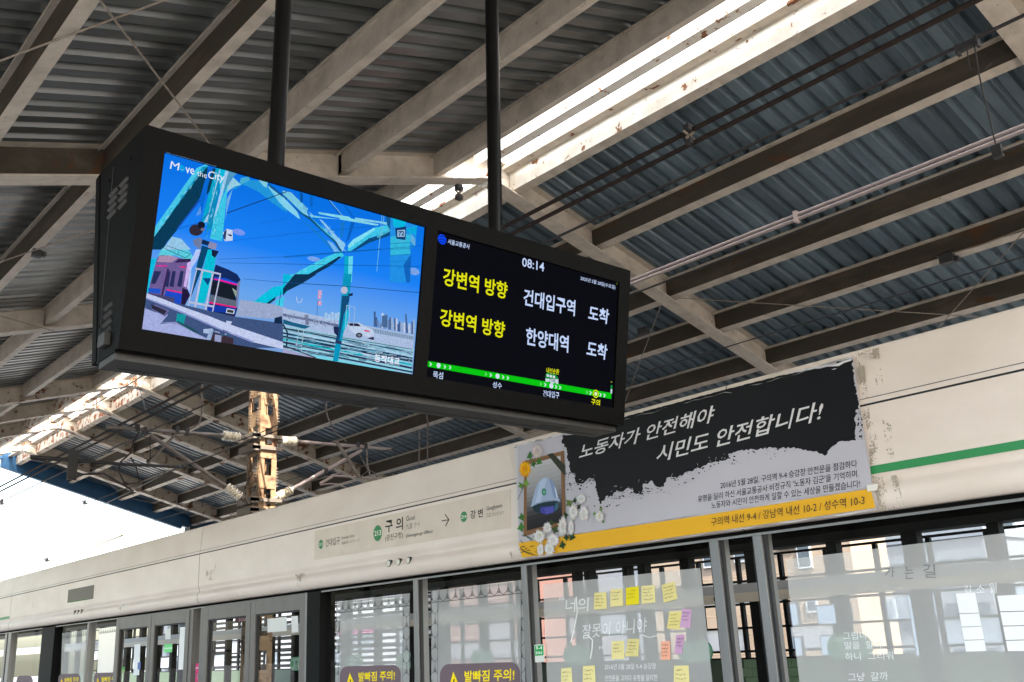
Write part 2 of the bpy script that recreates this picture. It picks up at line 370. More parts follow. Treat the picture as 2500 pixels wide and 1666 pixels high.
# brace rods just under the purlins
def rod(px0, px1, side, h, r, label, m=m_rod, ext=0.0):
    a = on_roof(px0, h, side); c = on_roof(px1, h, side); d = (c - a) * ext
    b = MB(); b.tube([a - d, (a + c) / 2, c + d], r, 8)
    return tag(obj('brace_rod', b, m, None), label, 'rod', 'brace rods under the roof')
L0 = cr(0, 0); R0 = cr(1875, 0); R4 = cr(1875, 417); R3 = cr(1250, 417)
rod(*L0((0, 560), (1520, 0)), -1, .05, .009, 'thin brace rod crossing top left corner from lower left to upper right', ext=.4)
rod(*L0((915, 0), (1930, 1330)), -1, .03, .009, 'thin brace rod running down behind the top left of the display', ext=.1)
rod((406 + 1250, 728), (2395, 774), 1, -.02, .008, 'thin nearly level brace rod right of the display')
rod((2500, 566), (2287, 805), 1, -.03, .008, 'thin brace rod slanting down to the white header at the right')
rod((1615, 742), (1521, 995), 1, -.04, .007, 'beige brace rod hanging beside the right end of the display')
rod(*cr(0, 417)((0, 840), (860, 545)), -1, -.02, .009, 'brace rod left of the display with a small clamp box', ext=.05)
rod(*cr(0, 417)((0, 1335), (500, 1475)), -1, -.03, .007, 'lower brace rod at left edge meeting the second rafter')
rod(*cr(0, 833)((600, 960), (1080, 1375)), 1, -.03, .008, 'long brace rod under the far right roof slope')
rod(*cr(0, 833)((680, 905), (1130, 935)), 1, -.03, .008, 'short brace rod beside the far skylight')
rod(*cr(0, 833)((1200, 1445), (1760, 1560)), 1, -.03, .008, 'brace rod near the blue fascia at the far roof end')
rod(*cr(0, 833)((270, 1095), (1000, 1180)), 1, -.03, .008, 'brace rod under the last bay of the roof')
b = MB(); p = on_roof((90, 618), -.02, -1); b.box(p.x - .05, p.x + .05, p.y - .04, p.y + .04, p.z - .05, p.z + .04); b.box(p.x + .06, p.x + .1, p.y - .03, p.y + .03, p.z - .03, p.z + .03)
tag(obj('clamp_box', b, m_dark), 'small dark clamp box on the brace rod left of the display', 'clamp')

# ================================================================== INFORMATION DISPLAY
TT = 3.0
TL_ = CAM + ray((401.6, 373.7)) * (TT / ray((401.6, 373.7)).y)
BL_ = CAM + ray((341.8, 804)) * (TT * 1.0339 / ray((341.8, 804)).y); BL_.x = TL_.x = (TL_.x + BL_.x) / 2
TU = Vector((1, 0, 0)); TV = (TL_ - BL_).normalized(); TN = TV.cross(TU); TN = TN if TN.y < 0 else -TN
def T(p, lift=0.0):                           # pixel -> point on the tilted screen plane
    d = ray(p); s = (BL_ - CAM).dot(TN) / d.dot(TN); return CAM + d * s + TN * lift
def TQ(u, v, w_=0.0): return BL_ + TU * u + TV * v + TN * w_
tv = thing('information_display', 'wide black ceiling hung double sided passenger display with a video and a train arrival screen', 'display', (2.2, 3.22, 2.57))
UW = (-.070, 2.343); YC = 3.226
SW, SH = 1.099, .616
S2 = (1.162, 2.268)
def mirror(p): return Vector((p.x, 2 * YC - p.y, p.z))
# casing: front bezel with two openings, body behind it
b = MB()
f0, f1 = UW; v0, v1 = -.076, .692
def cell(u0, u1, a0, a1, d0=0.012, d1=-.03): b.obox(TQ(u0, a0, d1), TU * (u1 - u0), TV * (a1 - a0), TN * (d0 - d1))
cell(f0, 0, v0, v1); cell(SW, S2[0], v0, v1); cell(S2[1], f1, v0, v1)
for u0, u1 in ((0, SW), S2): cell(u0, u1, v0, -.0005); cell(u0, u1, SH + .0005, v1)
obj('bezel', b, m_tv, tv)
b = MB()
q = [TQ(0, v0 - .002, -.031), TQ(0, v1, -.031)]
sec = [(q[0].y, q[0].z), (q[1].y, q[1].z), (2 * YC - q[1].y, q[1].z), (2 * YC - q[0].y, q[0].z)]
x0, x1 = BL_.x + f0 + .004, BL_.x + f1 - .004
b.prism(sec, lambda u, v, x: (x, u, v), x0, x1); obj('casing', b, m_tv, tv, bevel=.006)
b = MB()
for u0, u1 in ((f0, f1),):
    o = mirror(TQ(u0, v0, -.03)); b.obox(o, TU * (u1 - u0), mirror(TQ(u0, v1, -.03)) - o, mirror(TQ(u0, v0, .012)) - o)
obj('rear_bezel', b, m_tv, tv, bevel=.004)
zb = q[0].z
b = MB(); b.box(x0 + .003, x1 - .003, q[0].y + .004, 2 * YC - q[0].y - .004, zb - .03, zb - .0005); obj('bottom_tray', b, m_tv_under, tv, bevel=.008)
b = MB(); b.box(x0 + .05, x1 - .05, q[0].y + .100, q[0].y + .103, zb - .0335, zb - .031); b.box(x0 + .9, x0 + 1.1, q[0].y + .13, q[0].y + .16, zb - .0345, zb - .0305); b.box(x0 + 1.0, x0 + 1.2, q[0].y + .06, q[0].y + .066, zb - .0345, zb - .0305); obj('seam', b, m_seam, tv)
b = MB()
for base in (.42, .62, 1.95):
    for k in range(14): b.box(x0 + base + k * .012, x0 + base + k * .012 + .005, q[0].y + .05, q[0].y + .075, zb - .0315, zb - .0302)
obj('bottom_vent', b, m_seam, tv, kind='stuff')
# side vents: louvres pressed out of the left end
b = MB()
def louv(y, z):
    b = MB(); x = x0; b.add([(x, y, z), (x, y + .075, z - .005), (x - .009, y + .075, z - .013), (x - .009, y, z - .008), (x, y, z - .016), (x, y + .075, z - .021)],
                  [(0, 1, 2, 3), (3, 2, 5, 4), (0, 3, 4), (1, 5, 2)]); obj('side_vent', b, m_tv_under, tv)
for k in range(4): louv(3.13, 3.20 - k * .028); louv(3.23, 3.20 - k * .028)
for k in range(4): louv(3.19, 2.76 - k * .03)
b = MB(); b.box(x0 - .022, x0 + .001, 3.19, 3.25, 2.60, 2.645); b.tube([(x0 - .015, 3.262, 2.622), (x0 + .001, 3.262, 2.622)], .014, 10); obj('latch', b, m_tv_under, tv, bevel=.003)
b = MB(); b.box(x0 - .0015, x0 + .001, 3.296, 3.299, 2.56, 3.30); obj('seam', b, m_seam, tv)
for (u_, v_) in [(f0 + .03, v0 + .03), (f1 - .03, v0 + .03), (f0 + .03, v1 - .03), (f1 - .03, v1 - .03), (1.13, v0 + .03), (1.13, v1 - .03)]:
    b = MB(); p_ = TQ(u_, v_, .0115); b.tube([p_, p_ + TN * .0025], .006, 10); obj('screw', b, m_tv, tv)
for (y_, z_) in ((3.12, 3.26), (3.33, 3.26), (3.20, 2.70), (3.31, 2.70)):
    b = MB(); b.tube([(x0 + .001, y_, z_), (x0 - .003, y_, z_)], .006, 10); obj('screw', b, m_tv, tv)
# hanging poles
for (xb, lean, n) in ((1.6617, .0206, 0), (2.808, .0347, 1)):
    zt = roof_z(xb, .1); b = MB(); b.tube([(xb - .003, 3.226, q[1].z - .01), (xb + lean * (zt - 3.45), 3.226, zt)], .0345, 24)
    b.tube([(xb - .004, 3.226, q[1].z - .002), (xb - .003, 3.226, q[1].z + .012)], .06, 24); obj('hanging_pole', b, m_pole, tv)
# screens
b = MB(); b.poly([TQ(0, 0, .0), TQ(SW, 0, .0), TQ(SW, SH, .0), TQ(0, SH, .0)])
gm = bpy.data.materials.new('video_sky'); gm.use_nodes = True; n_ = gm.node_tree.nodes; l_ = gm.node_tree.links; pb = n_['Principled BSDF']
tcn = n_.new('ShaderNodeTexCoord'); sp = n_.new('ShaderNodeSeparateXYZ'); rp = n_.new('ShaderNodeValToRGB'); l_.new(tcn.outputs['Generated'], sp.inputs[0]); l_.new(sp.outputs[2], rp.inputs[0]); l_.new(rp.outputs[0], pb.inputs['Emission Color'])
pb.inputs['Base Color'].default_value = (.002, .002, .003, 1); pb.inputs['Roughness'].default_value = .3; pb.inputs['Specular IOR Level'].default_value = 0.0; pb.inputs['Emission Strength'].default_value = 2 ** -EXPO
cr_ = rp.color_ramp; cr_.elements[0].position = .1; cr_.elements[0].color = (*lin((120, 160, 215)), 1); cr_.elements[1].position = .95; cr_.elements[1].color = (*lin((0, 112, 228)), 1)
e = cr_.elements.new(.3); e.color = (*lin((105, 165, 235)), 1); e = cr_.elements.new(.6); e.color = (*lin((20, 128, 245)), 1)
obj('video_screen', b, gm, tv)
GRAIN.append(1)
class Layer:                                   # flat picture on the screen: polygons stacked a tenth of a millimetre apart
    def __init__(s, M, f): s.mb = MB(); s.m = []; s.k = 1; s.M = M; s.f = f
    def mi(s, c, k=1.0):
        m = s.f(c, k) if s.f is emit else s.f(c)
        if m not in s.m: s.m.append(m)
        return s.m.index(m)
    def p(s, c, pts, k=1.0):
        s.k += 1; s.mb.poly([s.M(q_, s.k * .000015) for q_ in pts], s.mi(c, k)); return s
    def line(s, c, pts, wd, k=1.0):
        for (a, b_) in zip(pts, pts[1:]):
            d = Vector((b_[0] - a[0], b_[1] - a[1])); n = Vector((-d.y, d.x)).normalized() * wd / 2
            s.p(c, [(a[0] + n.x, a[1] + n.y), (b_[0] + n.x, b_[1] + n.y), (b_[0] - n.x, b_[1] - n.y), (a[0] - n.x, a[1] - n.y)], k)
        return s
    def ell(s, c, x, y, rx, ry, n=20, sk=0.0, k=1.0):
        return s.p(c, [(x + rx * math.cos(t * 2 * math.pi / n), y + ry * math.sin(t * 2 * math.pi / n) + sk * rx * math.cos(t * 2 * math.pi / n)) for t in range(n)], k)
    def t(s, c, sx, bl, br, tl, bold=0.0, k=1.0, jit=0.0):
        s.k += 1; add_text(s.mb, sx, bl, br, tl, s.M, s.mi(c, k), bold, s.k * .000015, jit); return s
    def done(s, name, parent, **kw): return obj(name, s.mb, s.m, parent, tri=True, **kw)
A = lambda *p: [(330 + a * .15942, 360 + b * .15942) for a, b in p]
B = lambda *p: [(330 + a * .15942, 600 + b * .15942) for a, b in p]
Cc = lambda *p: [(690 + a * .15942, 440 + b * .15942) for a, b in p]
D = lambda *p: [(690 + a * .15942, 670 + b * .15942) for a, b in p]
v = Layer(T, emit)
cy, cy2, dk, dk2, wb = (0, 190, 228), (90, 215, 240), (0, 58, 88), (10, 90, 130), (165, 205, 240)
# clouds
for (x, y, rx, ry) in ((1590, 1300, 95, 48),): v.ell((120, 150, 240), *A((x, y))[0], rx * .159, ry * .159, 16, .2)
v.ell((120, 165, 240), *Cc((480, 1210))[0], 16, 6, 16, .15).ell((120, 165, 235), *Cc((2010, 1400))[0], 14, 9, 16, .15)
# arch frame at top middle
v.p((30, 150, 220), A((1480, 640), (1520, 560), (1700, 500), (1900, 510), (2321, 760), (2321, 1000), (2100, 850), (1900, 690), (1720, 600), (1640, 570), (1540, 640)))
v.p((70, 175, 215), A((1590, 590), (1620, 470), (1740, 450), (1760, 500), (1680, 540)))
v.p((150, 205, 225), A((1370, 740), (1400, 640), (1460, 520), (1500, 460), (1620, 575), (1520, 600), (1440, 660)))
v.p((80, 150, 190), A((1350, 690), (1370, 400), (1430, 360), (1560, 400), (1480, 470), (1400, 640)))
v.p((130, 205, 225), A((1890, 500), (2030, 540), (2010, 620), (1960, 590))).p((120, 205, 235), A((2030, 600), (2080, 590), (2321, 830), (2321, 940), (2210, 850)))
v.p((10, 85, 150), A((2035, 540), (2060, 560), (2321, 780), (2321, 810), (2060, 610)))
# right truss diagonals
v.p((120, 200, 228), Cc((0, 160), (130, 190), (390, 440), (370, 480), (400, 560), (330, 530), (0, 210)))
v.p((130, 210, 240), Cc((0, 250), (0, 400), (100, 480), (230, 580), (270, 600), (220, 480)))
v.p((10, 80, 120), Cc((0, 200), (240, 470), (420, 570), (860, 960), (920, 1090), (880, 1100), (800, 960), (400, 600), (240, 490)))
v.p((60, 180, 220), Cc((420, 570), (470, 610), (870, 960), (840, 960), (640, 790)))
v.p((20, 125, 210), Cc((270, 600), (420, 700), (680, 940), (790, 1100), (720, 1050), (560, 870)))
v.p((140, 200, 240), Cc((560, 600), (610, 620), (830, 860), (960, 980), (920, 1100), (870, 1030), (820, 940), (690, 760)))
v.p((120, 185, 240), Cc((680, 920), (760, 960), (870, 1090), (790, 1100)))
v.p((0, 95, 190), Cc((690, 310), (720, 310), (950, 590), (910, 590))).line((140, 200, 235), Cc((720, 310), (950, 590)), 1.2)
v.p((0, 100, 200), Cc((920, 370), (970, 400), (1110, 580), (1060, 570))).p((0, 95, 190), Cc((1050, 640), (1110, 640), (1020, 900), (970, 960)))
v.p((20, 120, 205), Cc((890, 640), (950, 640), (920, 880), (890, 880)))
v.p((130, 215, 235), Cc((400, 530), (560, 560), (870, 600), (870, 580), (560, 520), (540, 490), (1010, 560), (1050, 590), (1480, 680), (1440, 700), (970, 620), (860, 600), (440, 570)))
v.p((135, 210, 235), Cc((1110, 575), (1600, 650), (1590, 690), (1490, 660), (1110, 610)))
v.p((10, 90, 150), Cc((1580, 560), (1670, 580), (1660, 790), (1610, 860), (1600, 700)))
v.p((0, 85, 165), Cc((260, 190), (310, 200), (310, 330), (270, 350))).p((0, 100, 195), Cc((420, 230), (460, 240), (460, 400), (420, 400)))
v.p((60, 200, 235), Cc((1000, 1010), (1100, 900), (1400, 730), (1600, 690), (1650, 780), (1330, 890), (1080, 1060), (1000, 1110)))
v.p((130, 225, 245), Cc((1000, 1000), (1080, 910), (1400, 730), (1420, 760), (1130, 960), (1010, 1050)))
v.p((5, 75, 120), Cc((1060, 1080), (1310, 900), (1640, 800), (1640, 850), (1330, 960), (1110, 1080)))
v.p((60, 170, 200), Cc((1440, 860), (1640, 760), (1640, 790), (1450, 890)))
# tall right column with the 72 plate
v.p((30, 145, 232), Cc((1650, 560), (1860, 640), (2060, 700), (2030, 1010), (1960, 1050), (1960, 1568), (1640, 1568)))
v.p((0, 185, 225), Cc((1680, 580), (1890, 640), (1860, 720), (1700, 720))).p((0, 170, 225), Cc((1900, 740), (2060, 700), (2040, 840), (1900, 800)))
v.p((50, 185, 225), Cc((1650, 870), (1970, 820), (1940, 1060), (1960, 1130), (1650, 1160))).p((10, 100, 190), Cc((1850, 1300), (1970, 1130), (1950, 1568), (1890, 1568)))
v.p((100, 175, 225), Cc((1970, 830), (2030, 900), (2030, 1010), (1960, 950))).p((10, 60, 110), Cc((1720, 740), (1890, 710), (1880, 920), (1740, 900)))
v.p((150, 190, 228), Cc((1755, 770), (1875, 760), (1870, 870), (1755, 870))).t((20, 40, 70), '72', *Cc((1772, 858), (1862, 850), (1772, 785)), bold=.03)
v.t((180, 190, 220), 'ㆍ ㆍ ㆍ', *Cc((1765, 950), (1865, 945), (1765, 920)))
for y in (970, 1060, 1150, 1250): v.line((10, 110, 160), Cc((1640, y + 5), (1970, y - 15)), 1.0)
v.line((110, 190, 230), Cc((1520, 540), (1440, 1400)), 1.5).line((120, 200, 235), Cc((1550, 550), (1520, 850)), 1.2)
# near left column and dark brace
v.p((70, 200, 235), A((270, 1400), (280, 1250), (940, 320), (1080, 260), (1120, 290), (420, 1220)))
v.p((0, 150, 195), A((270, 1400), (420, 1200), (1030, 300), (1120, 290), (900, 560), (330, 1340)))
v.p(dk, A((250, 1568), (270, 1400), (1000, 400), (1110, 300), (1100, 420), (1050, 560), (1000, 760), (640, 1270), (490, 1450), (420, 1568)))
v.p((20, 80, 185), A((1000, 770), (1080, 720), (640, 1270), (640, 1240)))
v.p((90, 150, 230), A((930, 1050), (1060, 770), (1000, 1030))).p((0, 105, 215), A((1120, 320), (1190, 310), (1010, 1020), (990, 780)))
v.p(dk, A((1190, 320), (1235, 330), (1160, 640), (1090, 740), (1110, 600)))
v.p((0, 165, 205), A((1235, 320), (1300, 330), (1130, 1140), (1010, 1160), (1060, 960))).p(wb, A((1290, 335), (1310, 340), (1110, 1150), (1050, 1150), (1130, 1000)))
v.p((0, 140, 190), A((1310, 340), (1340, 400), (1180, 1220), (1090, 1300), (1120, 1060))).p(cy, A((1300, 335), (1420, 360), (1230, 1330), (1170, 1290), (1310, 800), (1290, 560)))
v.p(wb, A((1380, 360), (1430, 370), (1220, 1130), (1190, 1130))).p((60, 200, 232), A((1330, 800), (1420, 560), (1330, 1440), (1140, 1400), (1210, 1080)))
v.p((110, 175, 235), A((1400, 800), (1490, 640), (1400, 1000), (1380, 1120)))
v.line((20, 35, 70), A((1400, 1010), (2321, 680)), 2.0).line((20, 80, 160), A((660, 1250), (960, 1160), (1130, 1010)), 1.5).line((10, 90, 200), A((1500, 1430), (2321, 1340)), 1.0).line((15, 90, 190), A((1890, 1170), (2321, 1090)), .8)
for y in (1090, 1150, 1240, 1330): v.line((40, 150, 180), A((1130, y), (1370, y + 90)), .8)
# station roof edge, first train
v.p((90, 205, 225), B((340, 170), (400, 60), (470, 0), (760, 0), (860, 130), (900, 200), (870, 260), (620, 150)))
v.p((150, 200, 232), A((560, 1370), (700, 1400), (850, 1568), (420, 1568)))
for (p0, p1) in (((480, 0), (850, 130)), ((440, 40), (760, 190)), ((850, 130), (760, 190)), ((660, 80), (650, 150))): v.line((20, 60, 90), B(p0, p1), 1.2)
v.p(cy, B((150, 730), (220, 210), (330, 190), (200, 720)))
v.p((110, 92, 150), B((330, 200), (370, 150), (520, 150), (660, 190), (860, 220), (800, 600), (820, 760), (700, 900), (190, 760), (230, 560)))
v.p((170, 140, 175), B((370, 160), (520, 150), (660, 185), (560, 260), (330, 250))).p((50, 35, 80), B((660, 210), (850, 200), (840, 250), (600, 265)))
v.p((225, 30, 150), B((320, 300), (490, 305), (480, 325), (310, 318))).p((235, 20, 120), B((680, 315), (770, 320), (765, 345), (680, 330)))
for x0_ in (280, 480, 560, 680): v.p((35, 45, 90), B((x0_ + 10, 390), (x0_ + 60 + (60 if x0_ == 280 else 0), 395), (x0_ + 25, 640 if x0_ != 280 else 590), (x0_ - 40, 620 if x0_ != 280 else 580)))
v.p((55, 35, 85), B((490, 350), (520, 370), (420, 770), (390, 780)))
v.p((210, 180, 240), B((800, 260), (860, 240), (780, 640), (740, 620))).p((180, 200, 250), B((860, 350), (960, 200), (1010, 60), (930, 60), (850, 240), (790, 650), (830, 700)))
v.p((30, 85, 200), B((200, 650), (390, 660), (380, 740), (200, 720))).p((25, 75, 200), B((470, 690), (720, 720), (690, 940), (440, 790))).p((230, 40, 130), B((480, 665), (720, 715), (720, 735), (480, 690)))
v.p((70, 70, 110), B((190, 720), (600, 800), (600, 880), (190, 770))).p((30, 20, 60), B((720, 650), (800, 680), (840, 760), (740, 950), (700, 900)))
# pole, second train
v.p((0, 70, 110), B((1020, 0), (1170, 40), (1080, 160), (1030, 330), (850, 800), (880, 620), (940, 300))).p((0, 190, 215), B((1110, 60), (1250, 80), (1200, 400), (1060, 880), (950, 880), (1030, 400), (1080, 180)))
v.p((20, 30, 60), B((1170, 60), (1280, 90), (1220, 190), (1170, 150))).p((0, 70, 130), B((1030, 500), (1160, 500), (1110, 610)))
v.p((12, 40, 95), B((1230, 290), (1430, 370), (1560, 440), (1610, 520), (1560, 980), (1520, 1100), (1100, 1090), (1150, 700), (1200, 400)))
v.p((20, 80, 205), B((1210, 480), (1380, 500), (1560, 570), (1550, 600), (1210, 520))).p((240, 20, 150), B((1200, 505), (1300, 520), (1560, 590), (1550, 612), (1300, 545), (1200, 520)))
v.p((18, 28, 40), B((1180, 540), (1300, 560), (1550, 620), (1520, 840), (1350, 800), (1150, 740))).p((95, 105, 125), B((1150, 750), (1520, 840), (1560, 840), (1550, 940), (1130, 860)))
v.p((235, 20, 130), B((1130, 860), (1550, 940), (1545, 960), (1130, 885))).p((10, 55, 165), B((1100, 900), (1540, 960), (1530, 1040), (1100, 1000))).p((40, 35, 75), B((1100, 1040), (1530, 1060), (1520, 1110), (1100, 1090)))
v.p((200, 215, 230), B((1400, 960), (1525, 985), (1510, 1050), (1385, 1030))).p((50, 50, 60), B((1412, 978), (1508, 996), (1496, 1036), (1400, 1018)))
v.p((120, 130, 170), B((1560, 580), (1610, 530), (1560, 950), (1540, 940))).p((140, 160, 150), B((1480, 650), (1500, 660), (1560, 700), (1540, 800)))
# speakers and lamps on the pole
v.ell((45, 40, 55), *A((930, 1270))[0], 17, 14).ell((15, 20, 40), *A((1010, 1195))[0], 9, 9).ell((110, 110, 130), *A((1030, 1260))[0], 5, 4)
v.p((200, 215, 240), A((1400, 1250), (1490, 1270), (1490, 1430), (1370, 1440), (1340, 1310))).p((20, 40, 80), A((1420, 1330), (1480, 1340), (1470, 1370), (1420, 1350))).p((40, 60, 100), A((1360, 1290), (1400, 1260), (1380, 1420), (1340, 1380)))
v.p((110, 125, 165), A((880, 1420), (1000, 1380), (1030, 1450), (990, 1568), (900, 1500))).p((140, 140, 180), A((1130, 1440), (1250, 1480), (1230, 1568), (1110, 1540))).p((10, 40, 80), A((1030, 1410), (1140, 1450), (1110, 1510), (1010, 1480)))
# ladder frame
for (p0, p1, wd) in (((1030, 370), (900, 1010), 4.5), ((1190, 410), (1060, 1060), 4.5), ((940, 360), (800, 960), 2.5), ((1300, 450), (1160, 1120), 3), ((920, 350), (1310, 440), 4), ((820, 865), (1200, 935), 4.5)): v.line((190, 195, 225), B(p0, p1), wd)
# foreground wall, deck, tracks
v.p((62, 84, 128), B((150, 780), (700, 900), (1520, 1090), (2321, 1200), (2321, 1568), (1200, 1568), (150, 1300)))
v.p((15, 150, 160), B((640, 1040), (780, 1060), (740, 1200), (620, 1160))).p((25, 80, 90), B((640, 1150), (900, 1280), (1060, 1420), (900, 1360), (640, 1190)))
v.p((165, 175, 225), B((120, 950), (300, 1020), (500, 1060), (380, 1200), (620, 1190), (1150, 1450), (620, 1372), (75, 1280)))
v.p((140, 150, 200), B((360, 1180), (620, 1170), (1060, 1420), (640, 1210))).p((100, 100, 150), B((300, 900), (520, 990), (460, 1090), (240, 980)))
v.p((40, 40, 60), B((240, 900), (480, 1000), (440, 1060), (260, 970))).p((170, 190, 225), B((1040, 1280), (1180, 1270), (1180, 1360), (1040, 1340))).p((150, 175, 210), B((1140, 1300), (1200, 1290), (1150, 1450), (1080, 1440)))
v.p((190, 200, 235), B((1390, 1150), (1480, 1165), (1450, 1240), (1390, 1220))).p((60, 45, 55), B((1200, 1330), (1500, 1420), (1500, 1520), (1150, 1455))).p((150, 160, 200), B((1220, 1350), (1320, 1380), (1310, 1480), (1210, 1470)))
v.p((195, 205, 240), B((145, 720), (400, 810), (700, 930), (1100, 1070), (1450, 1210), (2321, 1500), (2321, 1600), (1800, 1480), (1250, 1270), (700, 1020), (300, 860), (145, 800)))
v.p((140, 150, 205), B((145, 790), (700, 1000), (1250, 1250), (1800, 1460), (1800, 1490), (1250, 1275), (700, 1030), (145, 810)))
# cyan brace in the middle
v.p((0, 195, 225), B((1560, 1070), (1600, 980), (1760, 900), (2100, 640), (2321, 590), (2321, 720), (2150, 790), (1780, 1060)))
v.p((0, 185, 222), D((0, 0), (370, 0), (210, 0), (60, 120), (0, 200))) 
v.p((60, 205, 235), Cc((60, 1568), (200, 1420), (660, 1180), (880, 1090), (940, 1160), (840, 1230), (700, 1280), (380, 1450), (200, 1568)))
v.p((5, 50, 80), Cc((200, 1568), (380, 1450), (660, 1290), (860, 1170), (900, 1180), (720, 1320), (390, 1500), (300, 1568))).p((5, 50, 80), D((180, 0), (520, 0), (300, 140), (60, 260), (0, 330), (0, 220)))
v.p((5, 60, 85), B((1770, 1050), (2150, 780), (2140, 830), (1960, 970), (1980, 1060), (1830, 1100)))
v.p((60, 205, 235), B((2150, 840), (2280, 780), (2230, 1110), (2130, 1110))).line((0, 60, 90), B((2230, 700), (2170, 1100)), 1.5)
# far deck, skyline, road
v.p((155, 170, 205), B((1600, 830), (2100, 900), (2321, 960), (2321, 1140), (1540, 1080))).p((170, 190, 225), D((0, 520), (100, 540), (330, 590), (450, 620), (1230, 780), (2010, 930), (1990, 1250), (0, 830)))
v.p((95, 110, 150), D((0, 600), (860, 770), (860, 810), (0, 640))).p((110, 120, 150), D((330, 620), (390, 630), (400, 780), (340, 770)))
for i, (x, h) in enumerate(((640, 110), (690, 90), (740, 120), (790, 100), (830, 115))): v.p((165, 200, 235), D((x, 700), (x, 700 - h), (x + 40, 700 - h), (x + 40, 710)))
for i in range(26):
    x = 1390 + i * 24; h = random.choice((70, 110, 150, 190, 230)); yb = 800 + (x - 1390) * .2
    c = random.choice(((150, 175, 215), (95, 130, 180), (190, 205, 235), (65, 95, 145), (120, 150, 200)))
    v.p(c, D((x, yb), (x, yb - h), (x + 30, yb - h + 5), (x + 30, yb + 6)))
v.p((70, 100, 150), D((1880, 900), (1870, 620), (1890, 600), (1920, 900))).p((70, 105, 150), D((1510, 800), (1515, 640), (1600, 620), (1600, 820)))
v.p((150, 175, 205), D((1250, 800), (1400, 830), (2015, 950), (2000, 1010), (1380, 900)))
for k in range(24): v.line((60, 90, 130), D((1390 + k * 26, 835 + k * 5), (1388 + k * 26, 890 + k * 5)), 1.0)
v.p((190, 208, 235), D((960, 760), (1160, 740), (1260, 800), (1380, 850), (1400, 930), (1320, 970), (1060, 900))).p((30, 30, 60), D((990, 750), (1150, 755), (1190, 800), (1010, 790))).p((225, 0, 90), D((1240, 850), (1330, 870), (1330, 885), (1250, 875)))
v.ell((40, 45, 60), *D((1165, 935))[0], 8, 6).p((30, 35, 60), D((1280, 980), (1390, 960), (1390, 1010))).ell((120, 130, 150), *D((1165, 935))[0], 4, 3)
v.p((150, 200, 225), D((0, 780), (400, 850), (900, 950), (2005, 1150), (1960, 1530), (1500, 1440), (0, 1210)))
for (y0_, y1_, c, wd) in ((830, 1200, (30, 45, 75), 3), (870, 1260, (190, 215, 240), 2), (900, 1290, (20, 40, 70), 4), (960, 1330, (25, 55, 85), 6), (1000, 1390, (20, 190, 205), 5), (820, 1150, (60, 70, 60), 1.5), (1040, 1440, (40, 50, 85), 5), (1075, 1470, (150, 220, 235), 4), (1110, 1500, (20, 60, 90), 4), (1180, 1560, (120, 215, 235), 10)):
    v.line(c, D((0, y0_), (1980, y1_)) if y1_ < 1520 else D((0, y0_), (1700, 1500)), wd)
v.p((20, 95, 130), D((0, 690), (160, 740), (420, 800), (330, 840), (0, 760))).p((10, 40, 70), B((2130, 1110), (2240, 1080), (2250, 1200), (2120, 1190)))
v.p((165, 165, 205), D((0, 1130), (500, 1280), (620, 1310), (0, 1210))).line((70, 50, 70), D((0, 1090), (500, 1280)), 3)
v.line((10, 45, 70), D((0, 770), (70, 900), (50, 1110)), 4).line((180, 205, 215), D((240, 830), (200, 1150)), 1.5).line((180, 205, 215), D((320, 830), (275, 1180)), 1.5)
for k in range(260):                          # cables, railings and glints of the deck
    x, y = random.random(), random.random(); px_, py_ = (x * 1980, 840 + x * 330 + y * (330 - 60 * x)); L_ = random.uniform(30, 260)
    v.line(random.choice(((20, 50, 85), (170, 205, 230), (25, 150, 180), (60, 80, 120), (200, 220, 240), (10, 90, 120), (120, 180, 210))), D((px_, py_), (min(1960, px_ + L_), py_ + L_ * .18)), random.choice((.5, .7, 1.0, 1.4)))
for k in range(420):
    x, y = random.random(), random.random(); px_, py_ = 150 + x * 2100, 900 + x * 260 + y * 330
    if py_ < 760 + px_ * .40: continue
    L_ = random.uniform(15, 90); c_ = random.choice(((150, 160, 205), (30, 40, 65), (180, 195, 230), (70, 80, 120), (20, 120, 140)))
    if px_ > 1150: v.line(c_, B((px_, py_), (px_ + L_, py_ + L_ * random.uniform(.1, .5))), random.choice((.7, 1.2, 1.8)))
for k in range(70):
    x = random.uniform(0, 860); v.line(random.choice(((120, 135, 170), (190, 200, 225), (85, 95, 130))), D((x, 560 + x * .2 + random.uniform(0, 130)), (x + random.uniform(20, 120), 585 + x * .2 + random.uniform(0, 130))), random.choice((.6, .9)))
# right pole
v.p((0, 170, 205), Cc((930, 1170), (1060, 1170), (1040, 1568), (920, 1568))).p((100, 215, 240), Cc((990, 1180), (1060, 1170), (1040, 1568), (985, 1568)))
v.p((0, 150, 190), D((915, 0), (1040, 0), (1010, 300), (980, 560), (940, 780), (880, 1060), (830, 1340), (750, 1330), (840, 760))).p((10, 75, 120), D((890, 340), (1010, 330), (1000, 420), (920, 620), (850, 1030), (790, 1030), (860, 740)))
v.p((0, 185, 215), D((960, 570), (1000, 560), (970, 780), (930, 860), (900, 860), (930, 700))).ell((185, 190, 215), *D((925, 250))[0], 8.5, 9).p((15, 35, 65), D((980, 310), (1060, 290), (1050, 340), (990, 330)))
v.p((25, 40, 80), D((760, 800), (840, 810), (830, 960), (770, 900))).p((40, 55, 90), D((790, 1010), (890, 1030), (880, 1080), (790, 1060)))
for (p0, p1) in (((960, 480), (1090, 510)), ((1090, 510), (1050, 990)), ((960, 480), (940, 900)), ((1005, 500), (1000, 820))): v.line((170, 195, 225), D(p0, p1), 1.2)
